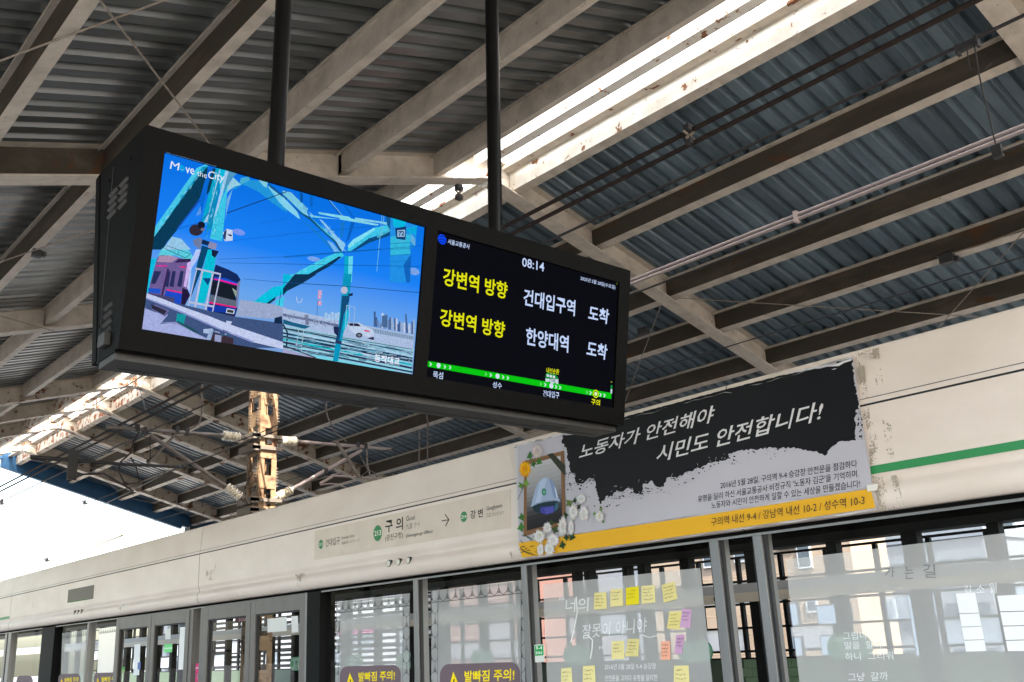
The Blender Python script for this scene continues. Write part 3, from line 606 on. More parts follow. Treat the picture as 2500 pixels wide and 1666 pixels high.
# wires
for (p0, p1, wd) in (((0, 1180), (1500, 1060), 1.4), ((0, 1195), (2140, 1010), 1.0), ((0, 1290), (2110, 1330), 1.3), ((0, 840), (1400, 710), .9)): v.line((10, 85, 150), Cc(p0, p1), wd)
v.line((20, 70, 120), D((0, 130), (900, 185), (2070, 285)), 1.5).line((20, 90, 160), B((1260, 215), (2321, 175)), 1.0).line((20, 90, 160), B((1280, 270), (2321, 285)), 1.0).line((20, 80, 150), B((1640, 515), (2321, 575)), 1.0)
# red ring signs
for (x, y) in ((553, 285), (545, 345), (547, 445)): v.p((195, 195, 235), D((x - 28, y - 36), (x + 30, y - 36), (x + 28, y + 36), (x - 26, y + 36))).ell((225, 60, 90), *D((x, y))[0], 4, 5.2, 14).ell((200, 200, 240), *D((x, y))[0], 2.6, 3.6, 14)
v.line((60, 70, 110), D((520, 390), (505, 640)), 1).line((190, 205, 230), D((195, 350), (205, 430), (240, 440), (270, 420), (280, 370)), 1.6)
for k in range(150):                          # rivets, seams and glints on the girders
    c0 = random.choice((((300, 1300), (1030, 330)), ((1270, 360), (1060, 1380)), ((1350, 380), (1180, 1380)))); f_ = random.random(); x = c0[0][0] + (c0[1][0] - c0[0][0]) * f_ + random.uniform(-35, 35); y = c0[0][1] + (c0[1][1] - c0[0][1]) * f_
    v.line(random.choice(((150, 225, 245), (20, 110, 150), (60, 190, 220))), A((x, y), (x + (c0[1][0] - c0[0][0]) * .05, y + (c0[1][1] - c0[0][1]) * .05)), random.choice((.5, .8)))
for k in range(90):
    c0 = random.choice((((60, 1500), (860, 1120)), ((1000, 1020), (1640, 740)), ((100, 200), (900, 1050)), ((600, 640), (930, 1000)))); f_ = random.random(); x = c0[0][0] + (c0[1][0] - c0[0][0]) * f_; y = c0[0][1] + (c0[1][1] - c0[0][1]) * f_ + random.uniform(-20, 30)
    v.line(random.choice(((150, 225, 245), (20, 100, 150), (80, 190, 225))), Cc((x, y), (x + (c0[1][0] - c0[0][0]) * .06, y + (c0[1][1] - c0[0][1]) * .06)), random.choice((.5, .8)))
# caption and title
v.t((235, 240, 255), '동작대교', *D((1375, 1340), (1760, 1395), (1385, 1225)), bold=.03)
v.t((235, 240, 250), 'M', *A((508, 340), (640, 370), (530, 225)), bold=0).ell((0, 160, 235), *A((697, 335))[0], 7.5, 8.2, 20, .25).line((150, 215, 250), A((668, 345), (700, 360), (722, 350)), .9)
v.t((235, 240, 250), 've', *A((745, 405), (880, 435), (748, 312)), bold=.008).t((225, 235, 245), 'the', *A((925, 445), (1072, 490), (930, 360)), bold=0)
v.t((235, 240, 250), 'City', *A((1080, 520), (1330, 570), (1100, 370)), bold=.006)
for k in range(38):
    x, y = A((460 + k * 20, 95 + k * 5.6))[0]; v.line((150, 190, 250), [(x, y), (x + random.uniform(.8, 2.2), y + .5)], .9)
v.done('video_picture', tv)
GRAIN.clear()
# ---- arrival screen
b = MB(); b.poly([TQ(S2[0], 0, .0), TQ(S2[1], 0, .0), TQ(S2[1], SH, .0), TQ(S2[0], SH, .0)]); obj('arrival_screen', b, emit((3, 4, 9)), tv)
E1 = cr(625, 417, .2656); E2 = cr(1250, 417, .2656); E3 = cr(625, 833); E4 = cr(1250, 833)
a = Layer(T, emit); wt, ye, gr = (196, 214, 250), (226, 226, 12), (0, 196, 8)
a.ell((0, 70, 240), *E1((1711, 632))[0], 10.4, 12.2, 24, .25)
a.line((5, 8, 25), E1((1685, 610), (1712, 598), (1745, 618)), 1.6).line((5, 8, 25), E1((1678, 635), (1712, 627), (1745, 650)), 1.6).line((5, 8, 25), E1((1680, 650), (1715, 660), (1735, 668)), 1.6)
a.t(wt, '서울교통공사', *E1((1760, 672), (1962, 724), (1766, 626)), bold=.012)
a.t(wt, '08:14', *E2((92, 880), (295, 930), (94, 796)), bold=.012).t(wt, '2025년 5월 28일(수요일)', *E2((627, 1012), (948, 1098), (632, 968)), bold=.008)
a.t(ye, '강변역 방향', *E1((1715, 1052), (2306, 1186), (1726, 888)), bold=.02).t(ye, '강변역 방향', *E1((1686, 1424), (2282, 1546), (1698, 1262)), bold=.02)
a.t(wt, '건대입구역', *E2((102, 1236), (576, 1340), (112, 1082)), bold=.02).t(wt, '도착', *E2((698, 1374), (884, 1414), (712, 1236)), bold=.02)
a.t(wt, '한양대역', (1283, 842), (1387, 862), (1285, 799), bold=.02).t(wt, '도착', *E4((681, 138), (866, 176), (697, -4)), bold=.02)
a.p(gr, [*E3((1555, 178)), *E4((912, 478)), *E4((912, 533)), *E3((1555, 232))])
def chev(x, y, s_, c=(200, 225, 220)): a.p(c, [(x - s_, y - s_ * 1.3), (x, y - s_ * 1.2), (x + s_, y + .2), (x, y + s_ * 1.4), (x - s_, y + s_ * 1.2), (x - .1, y)])
for (x, y) in E3((1605, 213), (1735, 237), (1783, 243), (2157, 312), (2270, 332), (2313, 339)) + E4((305, 402), (404, 420), (441, 427), (721, 476), (813, 494), (849, 499)): chev(x, y, 3.2)
for (x, y) in E3((1567, 206), (2112, 303)) + E4((264, 395), (688, 470)): chev(x, y, 2.8, (120, 215, 120))
for (x, y) in E3((1677, 225), (2219, 323)) + E4((361, 412)): a.ell((215, 222, 245), x, y, 4.9, 6, 18, .1)
x, y = E4((769, 486))[0]; a.ell((235, 235, 0), x, y, 7, 10, 22, .1).ell((0, 150, 10), x, y, 5.2, 7.6, 22, .1).ell((225, 240, 190), x, y, 3.6, 4.8, 18, .1)
a.t(wt, '뚝섬', *E3((1625, 341), (1716, 352), (1629, 275)), bold=.012).t(wt, '성수', *E3((2172, 428), (2256, 442), (2176, 370)), bold=.012)
a.t(wt, '건대입구', *E4((283, 514), (432, 532), (286, 450)), bold=.012).t(ye, '구의', *E4((725, 588), (806, 602), (728, 526)), bold=.02).t(ye, '내선순환', *E4((313, 292), (430, 310), (317, 242)), bold=.015)
a.p((200, 214, 225), E4((306, 345), (312, 296), (326, 290), (395, 304), (418, 330), (425, 352), (424, 394), (408, 396), (404, 384), (386, 382), (382, 392), (356, 388), (352, 376), (330, 374), (306, 372)))
a.p((10, 140, 60), E4((306, 345), (312, 296), (326, 290), (395, 304), (418, 330), (424, 352)))
for (x0_, x1_) in ((318, 338), (345, 367), (374, 394)): a.p((215, 225, 235), E4((x0_, 305 + (x0_ - 318) * .22), (x1_, 309 + (x0_ - 318) * .22), (x1_, 330 + (x0_ - 318) * .22), (x0_, 327 + (x0_ - 318) * .22)))
a.t((20, 30, 30), '2108', *E4((338, 371), (394, 380), (340, 346)), bold=.005)
a.p((0, 150, 60), E4((906, 410), (922, 404), (920, 440), (905, 436))).p((200, 214, 225), E4((905, 440), (920, 443), (918, 485), (904, 478))).p(ye, E4((908, 372), (918, 374), (918, 380), (908, 379)))
a.p((150, 190, 20), E2((962, 1033), (966, 1034), (966, 1046), (962, 1045)))
a.done('arrival_picture', tv)

# ================================================================== OVERHEAD LINE
def wire(name, label, pts, r, m, group=None, n=6):
    b = MB(); b.tube(pts, r, n); return tag(obj(name, b, m), label, 'cable' if 'cable' in name else 'wire', group)
def sag(x, z, y0, y1, s, n=10): return [(x, y0 + (y1 - y0) * i / n, z - s * 4 * (i / n) * (1 - i / n)) for i in range(n + 1)]
wire('feeder_cable', 'upper of the two thick brown cables crossing below the skylight at upper right', sag(6.1, 5.64, -12, 60, .0), .021, m_cable, 'pair of feeder cables', 8)
wire('feeder_cable', 'lower of the two thick brown cables crossing below the skylight at upper right', sag(6.1, 5.52, -12, 60, .0), .021, m_cable, 'pair of feeder cables', 8)
wire('messenger_wire', 'single dark messenger wire running below the pair of thick brown cables', sag(6.1, 5.26, -12, 60, 0), .013, m_wire)
wire('contact_wire', 'dark contact wire with clamps just above the second purlin at the right', sag(6.1, 4.415, -12, 90, 0), .008, m_wire)
wire('messenger_wire', 'thin wire of the far track crossing the lowest purlins at the right', sag(10.35, 5.17, -12, 60, 0), .008, m_wire)
wire('contact_wire', 'thin wire of the far track running behind the mast into the white sky', sag(10.35, 4.415, -12, 90, 0), .008, m_wire)
wire('contact_wire', 'steep wire leaving the cantilever arms toward the white sky at lower left', [on_y((470, 1122), 16.4), on_y((320, 1200), 24), on_y((215, 1250), 34), on_y((195, 1267), 38)], .010, m_wire)
wire('feeder_cable', 'dark cable passing behind the insulated mast from left to right', [on_y((520, 1100), 15.0), on_y((640, 1055), 14.2), on_y((760, 1000), 13.2), on_y((850, 962), 12.2)], .008, m_wire)
wire('messenger_wire', 'dark cable stretching over the far end skylight toward the sky', [on_y((0, 1122), 44), on_y((150, 1035), 30), on_y((330, 930), 21), on_y((400, 880), 18)], .014, m_wire)
b = MB(); b.tube([on_y((195, 1267), 38), on_y((147, 1292), 44)], .03, 8); tag(obj('insulator_rod', b, m_conduit), 'tan insulator rod on the steep wire in the white sky', 'insulator')
c_ = (.55, .36, .13); m_amber = mat('amber_insulator', c_, .4)
b = MB(); b.tube([on_y((298, 1308), 30), on_y((232, 1333), 36), on_y((168, 1354), 42)], [.035, .03, .02], 8); tag(obj('insulator_rod', b, m_amber), 'long amber insulator rod in the white sky above the white header', 'insulator')
# hanger with clamp
def clampset(p, label, name='cable_clamp'):
    t = thing(name, label, 'clamp', p); p = Vector(p); b = MB()
    for dz in (.06, -.06): b = MB(); b.box(p.x - .035, p.x + .035, p.y - .03, p.y + .03, p.z + dz - .03, p.z + dz + .03); obj('clamp_jaw', b, m_dark, t, bevel=.008)
    b = MB(); b.tube([p + Vector((-.05, -.01, -.05)), p + Vector((.03, -.02, .02)), p + Vector((.05, -.01, .07))], .014, 8); b.tube([p + Vector((-.045, .02, .03)), p + Vector((.04, -.03, -.06))], .012, 8); obj('clamp_bolt', b, m_rod, t)
clampset(on_x((1682, 329), 6.07), 'metal clamp joining the two thick brown cables below the skylight')
clampset(on_x((1120, 470), 6.1), 'dark clamp on the cable under the ridge beside the right hanging pole', 'cable_clamp')
# dropper between messenger and contact wire
t = thing('dropper', 'thin looped dropper hanging from the messenger wire at the far right', 'dropper', on_x((2375, 104), 6.1))
p0 = on_x((2378, 104), 6.1); p1 = Vector((6.1, p0.y, 4.42)); b = MB(); b.tube([p0, p0 + (p1 - p0) * .28 + Vector((0, .012, 0)), p1], .005, 6); b.tube([p0 + Vector((0, .05, 0)), p0 + (p1 - p0) * .2 + Vector((0, .06, 0)), p0 + (p1 - p0) * .28 + Vector((0, -.02, 0)), p0 + (p1 - p0) * .24 + Vector((0, -.08, 0))], .004, 6); obj('dropper_wire', b, m_wire, t)
b = MB(); b.box(p0.x - .02, p0.x + .02, p0.y - .02, p0.y + .11, p0.z - .02, p0.z + .02); b.box(p0.x - .025, p0.x + .025, p0.y + .10, p0.y + .12, p0.z - .04, p0.z + .03); b.box(p0.x - .025, p0.x + .025, p0.y - .03, p0.y - .01, p0.z - .04, p0.z + .04); obj('clamp_jaw', b, m_dark, t); b = MB(); b.box(p1.x - .02, p1.x + .02, p1.y - .03, p1.y + .03, p1.z - .03, p1.z + .05); obj('clamp_foot', b, m_dark, t)
# twin conduit along the second purlin
for k, dz in enumerate((.0, -.05)):
    b = MB(); b.tube([(8.9, -2, 5.87 + dz), (8.9, 9.2, 5.90 + dz)], .020, 10); tag(obj('conduit', b, m_conduit), ('upper' if k == 0 else 'lower') + ' of the twin pinkish conduits along the dark purlin at right', 'conduit', 'twin conduits')
b = MB(); p = on_x((1944, 540), 8.88); b.box(8.86, 8.93, p.y - .02, p.y + .02, 5.80, 5.93); tag(obj('conduit_clip', b, m_conduit), 'small clip holding the twin pinkish conduits', 'clip')
for k, (p_, sp) in enumerate((((206, 1230), .5), ((4, 1232), .7), ((114, 1371), .45))):
    o_ = on_y(p_, 60); b = MB(); b.tube([o_ + Vector((-.2, 0, 0)), o_ + Vector((0, 0, .03)), o_ + Vector((.22, 0, .05))], [.02, .07, .03], 6)
    for sg_ in (-1, 1): b.plate([o_ + Vector((-.08, 0, .03)), o_ + Vector((.1, 0, .03)), o_ + Vector((.0, sg_ * .2, sp * .5)), o_ + Vector((-.12, sg_ * .35, sp * .35))], (0, 0, .012))
    tag(obj('bird', b, m_wire), ('small dark bird in the white sky above the header', 'small dark bird at the left edge of the white sky', 'lowest tiny bird in the white sky, close above the header')[k], 'bird', 'birds in the white sky')
# small cable tray runs on the third purlin
def pz(x, h): return Vector((x, 0, roof_z(x, h)))
b = MB(); q0 = pz(13.12, .06); b.tube([(q0.x, 3.4, q0.z), (q0.x + .02, 4.2, q0.z + .03), (q0.x, 5.0, q0.z - .02), (q0.x, 5.6, q0.z + .01)], .012, 6); tag(obj('loose_cable', b, m_rod), 'loose grey cable sagging under the third purlin at right', 'cable')
b = MB(); q0 = on_roof((2312, 627), .05, 1); b.box(q0.x - .06, q0.x + .06, q0.y - .1, q0.y + .1, q0.z - .1, q0.z + .04); b.box(q0.x - .03, q0.x + .03, q0.y - .16, q0.y - .1, q0.z - .12, q0.z - .03); tag(obj('junction_box', b, m_dark, bevel=.01), 'dark junction box under the third purlin at far right', 'box')
b = MB(); q0 = on_roof((1560 + 10, 806), .05, 1); b.box(q0.x - .05, q0.x + .05, q0.y - .1, q0.y + .1, q0.z - .08, q0.z + .04); tag(obj('junction_box', b, m_dark, bevel=.01), 'dark junction box where the third purlin meets the rafter', 'box')

# ------------------------------------------------------------------ lattice mast with cantilevers
MY = 16.2
mast = thing('catenary_mast', 'rusty cream lattice steel mast between the tracks, sunlit on its right side', 'mast', (8.35, MY + .25, -1.1))
mx0, mx1, my0, my1 = 8.18, 8.52, MY, MY + .5
for (x, sx) in ((mx0, 1), (mx1, -1)):
    for (y, sy) in ((my0, 1), (my1, -1)):
        b = MB(); b.prism([(0, 0), (.10 * sx, 0), (.10 * sx, .012 * sy), (.012 * sx, .012 * sy), (.012 * sx, .10 * sy), (0, .10 * sy)], lambda u, v_, q, x=x, y=y: (x + u, y + v_, q), -1.1, 7.5); obj('corner_angle', b, m_mast, mast)
zz = [-.6 + .56 * k for k in range(15)]
for k, z in enumerate(zz):
    if z > 7: break
    b = MB(); b.box(mx0 + .02, mx1 - .02, my0 - .010, my0 - .001, z, z + .24); obj('batten_plate', b, m_mast, mast)
    b = MB(); b.box(mx0 - .010, mx0 - .001, my0 + .02, my1 - .02, z + .05, z + .33); obj('batten_plate', b, m_mast, mast)
    b = MB(); b.box(mx1 + .001, mx1 + .010, my0 + .02, my1 - .02, z + .05, z + .33); obj('batten_plate', b, m_mast, mast)
b = MB()
for k in range(70):
    z = 3.4 + k * .055
    if (z - .0) % .56 < .36:
        for x, s in ((mx1 + .012, 1), (mx0 + .03, -1)):
            b.tube([(x, my0 + .03, z), (x + .04 * s, my0 + .03, z)], .011, 6)
        for yy in (my0 + .1, my1 - .1): b.tube([(mx0 - .012, yy, z), (mx0 - .03, yy, z)], .012, 6)
obj('stud_bolt', b, m_bolt, mast, kind='stuff')
for s in (-1, 1):
    b = MB(); x = 8.35 + s * .06; b.obox((x - .04, my0 - .02, 6.0), (.08, 0, 0), (0, .015, 0), (s * .16, 0, .9)); obj('head_strut', b, m_mast, mast)
for z in (4.05, 4.23, 5.18, 5.40):
    b = MB(); b.box(mx0 - .16, mx1 + .10, my0 - .05, my0 - .012, z - .03, z + .03); b.box(mx0 - .16, mx0 - .012, my0 - .05, my1 + .03, z - .06, z + .06); obj('bracket_band', b, m_bolt, mast)
def insulator(t, a, c, n=6):
    a, c = Vector(a), Vector(c); pts, rr = [], []
    N = n * 6
    for i in range(N + 1):
        f = i / N; pts.append(a + (c - a) * f); ph = (i % 6)
        rr.append((.040, .060, .088, .092, .062, .042)[ph] if 0 < i < N else .035)
    b = MB(); b.tube(pts, rr, 18); obj('porcelain_insulator', b, m_porc, t)
    d = (c - a).normalized(); b = MB(); b.tube([a - d * .20, a - d * .10, a - d * .10, a + d * .005], [.018, .018, .04, .04], 10); obj('end_fitting', b, m_tube, t); b = MB(); b.tube([c - d * .005, c + d * .09], .04, 10); obj('end_fitting', b, m_tube, t)
Ym = lambda p, dy=0.0: on_y(p, MY + .02 + dy)
Z1 = cr(0, 833); Z2 = cr(625, 833)
z1 = lambda *p: Z1(p)[0]; z2 = lambda *p: Z2(p)[0]
tL = thing('cantilever_arm', 'insulated grey tube cantilever on the left side of the lattice mast', 'cantilever', Ym(z1(2230, 1170)), 'cantilevers on the mast')
insulator(tL, Ym(z1(2205, 888)), Ym(z1(2045, 868))); insulator(tL, Ym(z1(2210, 1435)), Ym(z1(2075, 1335)))
b = MB(); b.tube([Ym(z1(2050, 868)), Ym(z1(980, 790))], .033, 10); obj('top_tube', b, m_tube, tL)
b = MB(); b.tube([Ym(z1(2080, 1338)), Ym(z1(1390, 870))], .036, 10); obj('diagonal_tube', b, m_tube, tL)
b = MB(); b.tube([Ym(z1(1760, 1162)), Ym(z1(1100, 1130)), Ym(z1(280, 1065))], [.022, .028, .034], 10); obj('registration_tube', b, m_dark, tL)
b = MB(); b.tube([Ym(z1(1355, 1130)), Ym(z1(1620, 850))], .024, 8); obj('strut', b, m_tube, tL)
b = MB(); b.tube([Ym(z1(1345, 1110)), Ym(z1(1530, 960))], .012, 6); b.tube([Ym(z1(1380, 860)), Ym(z1(1380, 1110))], .008, 6); obj('stay', b, m_wire, tL)
b = MB(); p = Ym(z1(665, 1150)); b.box(p.x - .07, p.x + .07, p.y - .03, p.y + .03, p.z - .22, p.z + .26); b.tube([p + Vector((0, 0, -.14)), p + Vector((.5, 0, -.08)), p + Vector((1.0, 0, -.34))], .016, 6); obj('registration_arm', b, m_dark, tL)
for q in (z1(1715, 835), z1(1330, 825), z1(1260, 800), z1(1625, 815)):
    b = MB(); p = Ym(q); b.box(p.x - .03, p.x + .03, p.y - .045, p.y + .045, p.z - .06, p.z + .06); obj('tube_clamp', b, m_dark, tL)
b = MB(); b.tube([Ym(z1(*q)) for q in ((1275, 840), (1230, 920), (1200, 1030), (1110, 1110), (1090, 1180), (1110, 1240), (1150, 1320), (1280, 1300), (1250, 1150), (1200, 1070))], .014, 8); obj('jumper_cable', b, m_wire, tL)
tR = thing('cantilever_arm', 'insulated pinkish tube cantilever on the right side of the lattice mast', 'cantilever', Ym(z2(200, 1190)), 'cantilevers on the mast')
insulator(tR, Ym(z2(235, 918)), Ym(z2(370, 922))); insulator(tR, Ym(z2(190, 1440)), Ym(z2(325, 1368)))
b = MB(); b.tube([Ym(z2(365, 922)), Ym(z2(900, 965)), Ym(z2(1245, 995))], .033, 10); obj('top_tube', b, m_conduit, tR)
b = MB(); b.tube([Ym(z2(320, 1368)), Ym(z2(970, 1005))], .036, 10); obj('diagonal_tube', b, m_conduit, tR)
b = MB(); b.tube([Ym(z2(690, 1235)), Ym(z2(1170, 1268))], .022, 8); b.tube([Ym(z2(590, 1310)), Ym(z2(700, 1245))], .03, 8); b.tube([Ym(z2(590, 1320)), Ym(z2(690, 1310)), Ym(z2(770, 1320)), Ym(z2(830, 1350))], .016, 8); obj('registration_tube', b, m_conduit, tR)
b = MB(); p0, p1 = Ym(z2(735, 910), -.05), Ym(z2(960, 1260), -.05); b.obox(p0 - Vector((.04, 0, 0)), (.08, 0, 0), (0, .03, 0), p1 - p0); obj('strut', b, m_tube, tR)
b = MB(); b.tube([Ym(z2(1015, 960)), Ym(z2(1025, 1150)), Ym(z2(1050, 1245))], .018, 8); b.tube([Ym(z2(950, 1040)), Ym(z2(1030, 1190)), Ym(z2(970, 1240))], .012, 8); b.tube([Ym(z2(1030, 1185)), Ym(z2(1090, 1210)), Ym(z2(1115, 1255))], .012, 8); obj('stay', b, m_tube, tR)
for q in (z2(635, 1195), z2(930, 955), z2(1000, 965)):
    b = MB(); p = Ym(q); b.box(p.x - .035, p.x + .035, p.y - .05, p.y + .05, p.z - .05, p.z + .05); obj('tube_clamp', b, m_dark, tR)
for pts, lab in (([z2(665, 518), z2(640, 620), z2(660, 700), z2(720, 830), z2(830, 925)], 'grey hose curving down to the right cantilever'), ([z2(1565, 650), z2(1580, 760), z2(1575, 1140)], 'grey hanging wire right of the mast, longer one'), ([z2(1500, 815), z2(1498, 1140)], 'grey hanging wire right of the mast, shorter one')):
    b = MB(); b.tube([Ym(q) for q in pts], .014, 8); tag(obj('hanging_wire', b, m_tube), lab, 'wire')
b = MB(); b.tube([Ym(z1(1855, 350)), Ym(z1(1860, 640)), Ym(z1(1830, 760)), Ym(z1(1720, 830))], .016, 8); tag(obj('hanging_wire', b, m_tube), 'grey hose dropping from the roof to the left cantilever tube', 'wire')
b = MB(); b.tube([on_y(z1(1290, 460), 19), on_y(z1(1380, 800), 17)], .010, 8); tag(obj('hanging_wire', b, m_tube), 'pale stay wire dropping from the skylight to the left cantilever', 'wire')

# ================================================================== NEAR SCREEN DOORS
psd = thing('screen_door_wall', 'long row of glass platform screen doors under a cream header with rounded lower edge', 'screen doors', (4.6, 7, 0))
J = [-10.7, -3.72, 3.25, 10.225, 17.197, 24.17, 31.14, 38.1, 45.1, 52.1]
lower = [(4.62, 2.122), (4.548, 2.118), (4.515, 2.130), (4.498, 2.160), (4.491, 2.190), (4.492, 2.212), (4.499, 2.232), (4.511, 2.248), (4.517, 2.262), (4.514, 2.276), (4.505, 2.292), (4.500, 2.315), (4.500, 2.640), (4.62, 2.640)]
upper = [(4.500, 2.651), (4.502, 2.676), (4.527, 2.93), (4.540, 2.942), (4.62, 2.944), (4.62, 2.651)]
for y0, y1 in zip(J, J[1:]):
    for nm, pr in (('header_panel', lower), ('header_cap', upper)):
        b = MB(); b.prism(pr, lambda u, v_, q: (u, q, v_), y0 + .004, y1 - .004)
        for i, f in enumerate(b.f):
            if len(f) == 4 and nm == 'header_panel' and max(b.v[k].z for k in f) < 2.32: b.sm[i] = True
        obj(nm, b, m_cream, psd)
for y in J[1:-1]:
    b = MB(); b.prism([(u - .0004, v_) for u, v_ in lower], lambda u, v_, q: (u, q, v_), y - .0039, y + .0039); obj('joint_gasket', b, m_seam, psd)
    b = MB(); b.prism([(u + .002, v_) for u, v_ in upper], lambda u, v_, q: (u, q, v_), y - .0039, y + .0039); obj('joint_gasket', b, m_seam, psd)
b = MB(); b.box(4.506, 4.60, J[0], J[-1], 2.12 + .5195, 2.6515); obj('seam_gasket', b, m_seam, psd)
b = MB(); b.box(4.5005, 4.505, J[0], J[-1], 2.6755, 2.6785); obj('cap_groove', b, m_seam, psd)
b = MB(); b.box(4.55, 4.61, J[0], J[-1], 2.125, 2.637); obj('joint_backing', b, m_seam, psd)
b = MB(); b.box(4.621, 5.05, J[0], J[-1], 2.14, 2.92); obj('header_box', b, m_frame, psd)
b = MB(); b.box(4.54, 5.05, J[0], J[-1], 2.100, 2.1165); obj('soffit', b, mat('matt_soffit', (.006, .006, .006), .9, spec=0.0), psd)
b = MB(); b.box(4.553, 4.558, J[0], J[-1], 2.085, 2.099); obj('soffit_trim', b, m_post, psd)
def bar(name, y0, y1, m, x0=4.56, x1=4.66, z0=0.0, z1=2.099, par=psd): b = MB(); b.box(x0, x1, y0, y1, z0, z1); return obj(name, b, m, par, bevel=.004)
for y0, y1, m in ((17.24, 17.40, m_post), (17.47, 17.58, m_post), (13.707, 13.77, m_post), (10.455, 10.535, m_frame), (10.17, 10.268, m_frame), (6.342, 6.402, m_post), (5.075, 5.13, m_post), (3.448, 3.511, m_post), (3.157, 3.213, m_post), (1.30, 1.36, m_post), (12.69, 12.72, m_frame)): bar('post', y0, y1, m)
for y0, y1 in ((15.06, 15.63), (7.783, 8.011), (.45, .70), (20.3, 20.8)): bar('pillar_cover', y0, y1, m_black, 4.545, 4.70)
b = MB(); b.box(4.548, 4.56, 8.012, 8.05, 0, 2.099); obj('post_edge', b, m_post, psd)
for y in (5.065, 3.44, 3.222, 3.145, 6.335, 3.519): b = MB(); b.box(4.574, 4.60, y - .005, y + .005, 0, 2.098); obj('glazing_gasket', b, m_seam, psd)
GX = 4.602
for y0, y1 in ((-3, .45), (.7, 1.30), (1.36, 3.157), (3.213, 3.448), (3.511, 5.075), (5.13, 6.342), (6.402, 7.783), (10.268, 10.455), (12.72, 13.707), (13.77, 15.06), (15.63, 17.24), (17.58, 20.3), (20.8, 30), (30, 45)):
    b = MB(); b.poly([(GX, y1, 0), (GX, y0, 0), (GX, y0, 2.10), (GX, y1, 2.10)]); obj('glass_panel', b, m_glass, psd)
for k, (y0, y1) in enumerate(((11.587, 12.684), (10.538, 11.587), (9.109, 10.168), (8.055, 9.109))):
    t = MB(); y0 += .004; y1 -= .004; sl = .095
    t.box(4.552, 4.60, y0, y0 + sl, 0, 2.098); t.box(4.552, 4.60, y1 - sl, y1, 0, 2.098); t.box(4.5525, 4.5995, y0 + sl, y1 - sl, 1.955, 2.098); t.box(4.5525, 4.5995, y0 + sl, y1 - sl, 0, .25)
    d = obj('sliding_door', t, m_frame, psd, bevel=.005)
    b = MB(); b.poly([(4.585, y1 - sl, .25), (4.585, y0 + sl, .25), (4.585, y0 + sl, 1.955), (4.585, y1 - sl, 1.955)]); obj('door_glass', b, m_glass, d)
    b = MB()
    for (a0, a1, b0, b1) in ((y0 + sl, y0 + sl + .012, .25, 1.955), (y1 - sl - .012, y1 - sl, .25, 1.955), (y0 + sl + .013, y1 - sl - .013, 1.943, 1.955)): b.box(4.57, 4.598, a0, a1, b0, b1)
    obj('door_gasket', b, m_seam, d)
H = lambda p, lift=0.0: on_x(p, 4.4995 - lift)
LIP = lambda p, lift=0.0: on_x(p, 4.4915 - lift)
G = lambda p, lift=0.0: on_x(p, GX - .003 - lift)
F1 = cr(0, 1250, .2656); F2 = cr(625, 1250, .2656); F3 = cr(1250, 1250, .2656); F4 = cr(1875, 1250, .2656); FF = cr(760, 1250, .2125); Q3 = cr(0, 833, .5312); K3 = cr(1250, 833); K4 = cr(1875, 833)
# green line on the header, right of the banner and at the left edge
gp = [H(q, .001) for q in K4((935, 1150), (2350, 905))]; yb = gp[0].y
for y0, y1 in ((-10.7, -3.73), (-3.71, 2.44), (17.22, 24.16)):
    b = MB(); b.box(4.4975, 4.4995, y0, y1, 2.300, 2.340); obj('line_stripe', b, m_green, psd)
# LED panel and lamps
b = MB(); b.plate([H(q, .002) for q in F1((628, 718), (865, 672), (855, 800), (618, 838))], (.004, 0, 0)); led = obj('led_panel', b, mat('smoked_panel', (.075, .055, .048), .4, spec=.15), psd)
b = MB(); b.poly([H(q, .003) for q in F1((640, 834), (820, 804), (820, 800), (640, 828))]); obj('led_strip', b, emit((90, 190, 60), .7), led)
def lamp(pc, r):
    c = on_x(pc, 4.495); b = MB(); n_ = 20
    b.prism([(r * math.cos(k * 2 * math.pi / n_), r * 1.0 * math.sin(k * 2 * math.pi / n_)) for k in range(n_)], lambda u, v_, q: (c.x - q, c.y + u, c.z + v_), -.03, .006, smooth=False); L = obj('indicator_lamp', b, m_dark, psd)
    b = MB(); b.prism([(r * .8 * math.cos(k * 2 * math.pi / n_), r * .8 * math.sin(k * 2 * math.pi / n_)) for k in range(n_)], lambda u, v_, q: (c.x - q, c.y + u, c.z + v_), -.02, .0078); obj('lens', b, mat('lamp_lens_%d' % random.randint(0, 9999), (.62, .6, .52), .25), L)
for p in F1((683, 925), (714, 921), (745, 916)): lamp(p, .026)
for p in FF((895, 593), (1005, 577), (1118, 558)): lamp(p, .028)
# tape residue beside the banner
def residue(name, c, k):
    m = bpy.data.materials.new(name); m.use_nodes = True; n = m.node_tree.nodes; l = m.node_tree.links; b = n['Principled BSDF']; b.inputs['Base Color'].default_value = (*c, 1); b.inputs['Roughness'].default_value = .8
    tc = n.new('ShaderNodeTexCoord'); t = n.new('ShaderNodeTexNoise'); t.inputs['Scale'].default_value = 90; t.inputs['Detail'].default_value = 8; t.inputs['Roughness'].default_value = .7
    t2 = n.new('ShaderNodeTexNoise'); t2.inputs['Scale'].default_value = 9; l.new(tc.outputs['Object'], t2.inputs[0]); ad = n.new('ShaderNodeMath'); ad.operation = 'ADD'
    l.new(tc.outputs['Object'], t.inputs[0]); l.new(t.outputs[0], ad.inputs[0]); l.new(t2.outputs[0], ad.inputs[1]); r = n.new('ShaderNodeMapRange'); r.inputs[1].default_value = k; r.inputs[2].default_value = k + .08; l.new(ad.outputs[0], r.inputs[0]); l.new(r.outputs[0], b.inputs['Alpha'])
    MATS[name] = m; return m
m_res = residue('tape_residue', (.36, .31, .25), .99); m_res2 = residue('faint_tape_residue', (.42, .36, .29), 1.05)
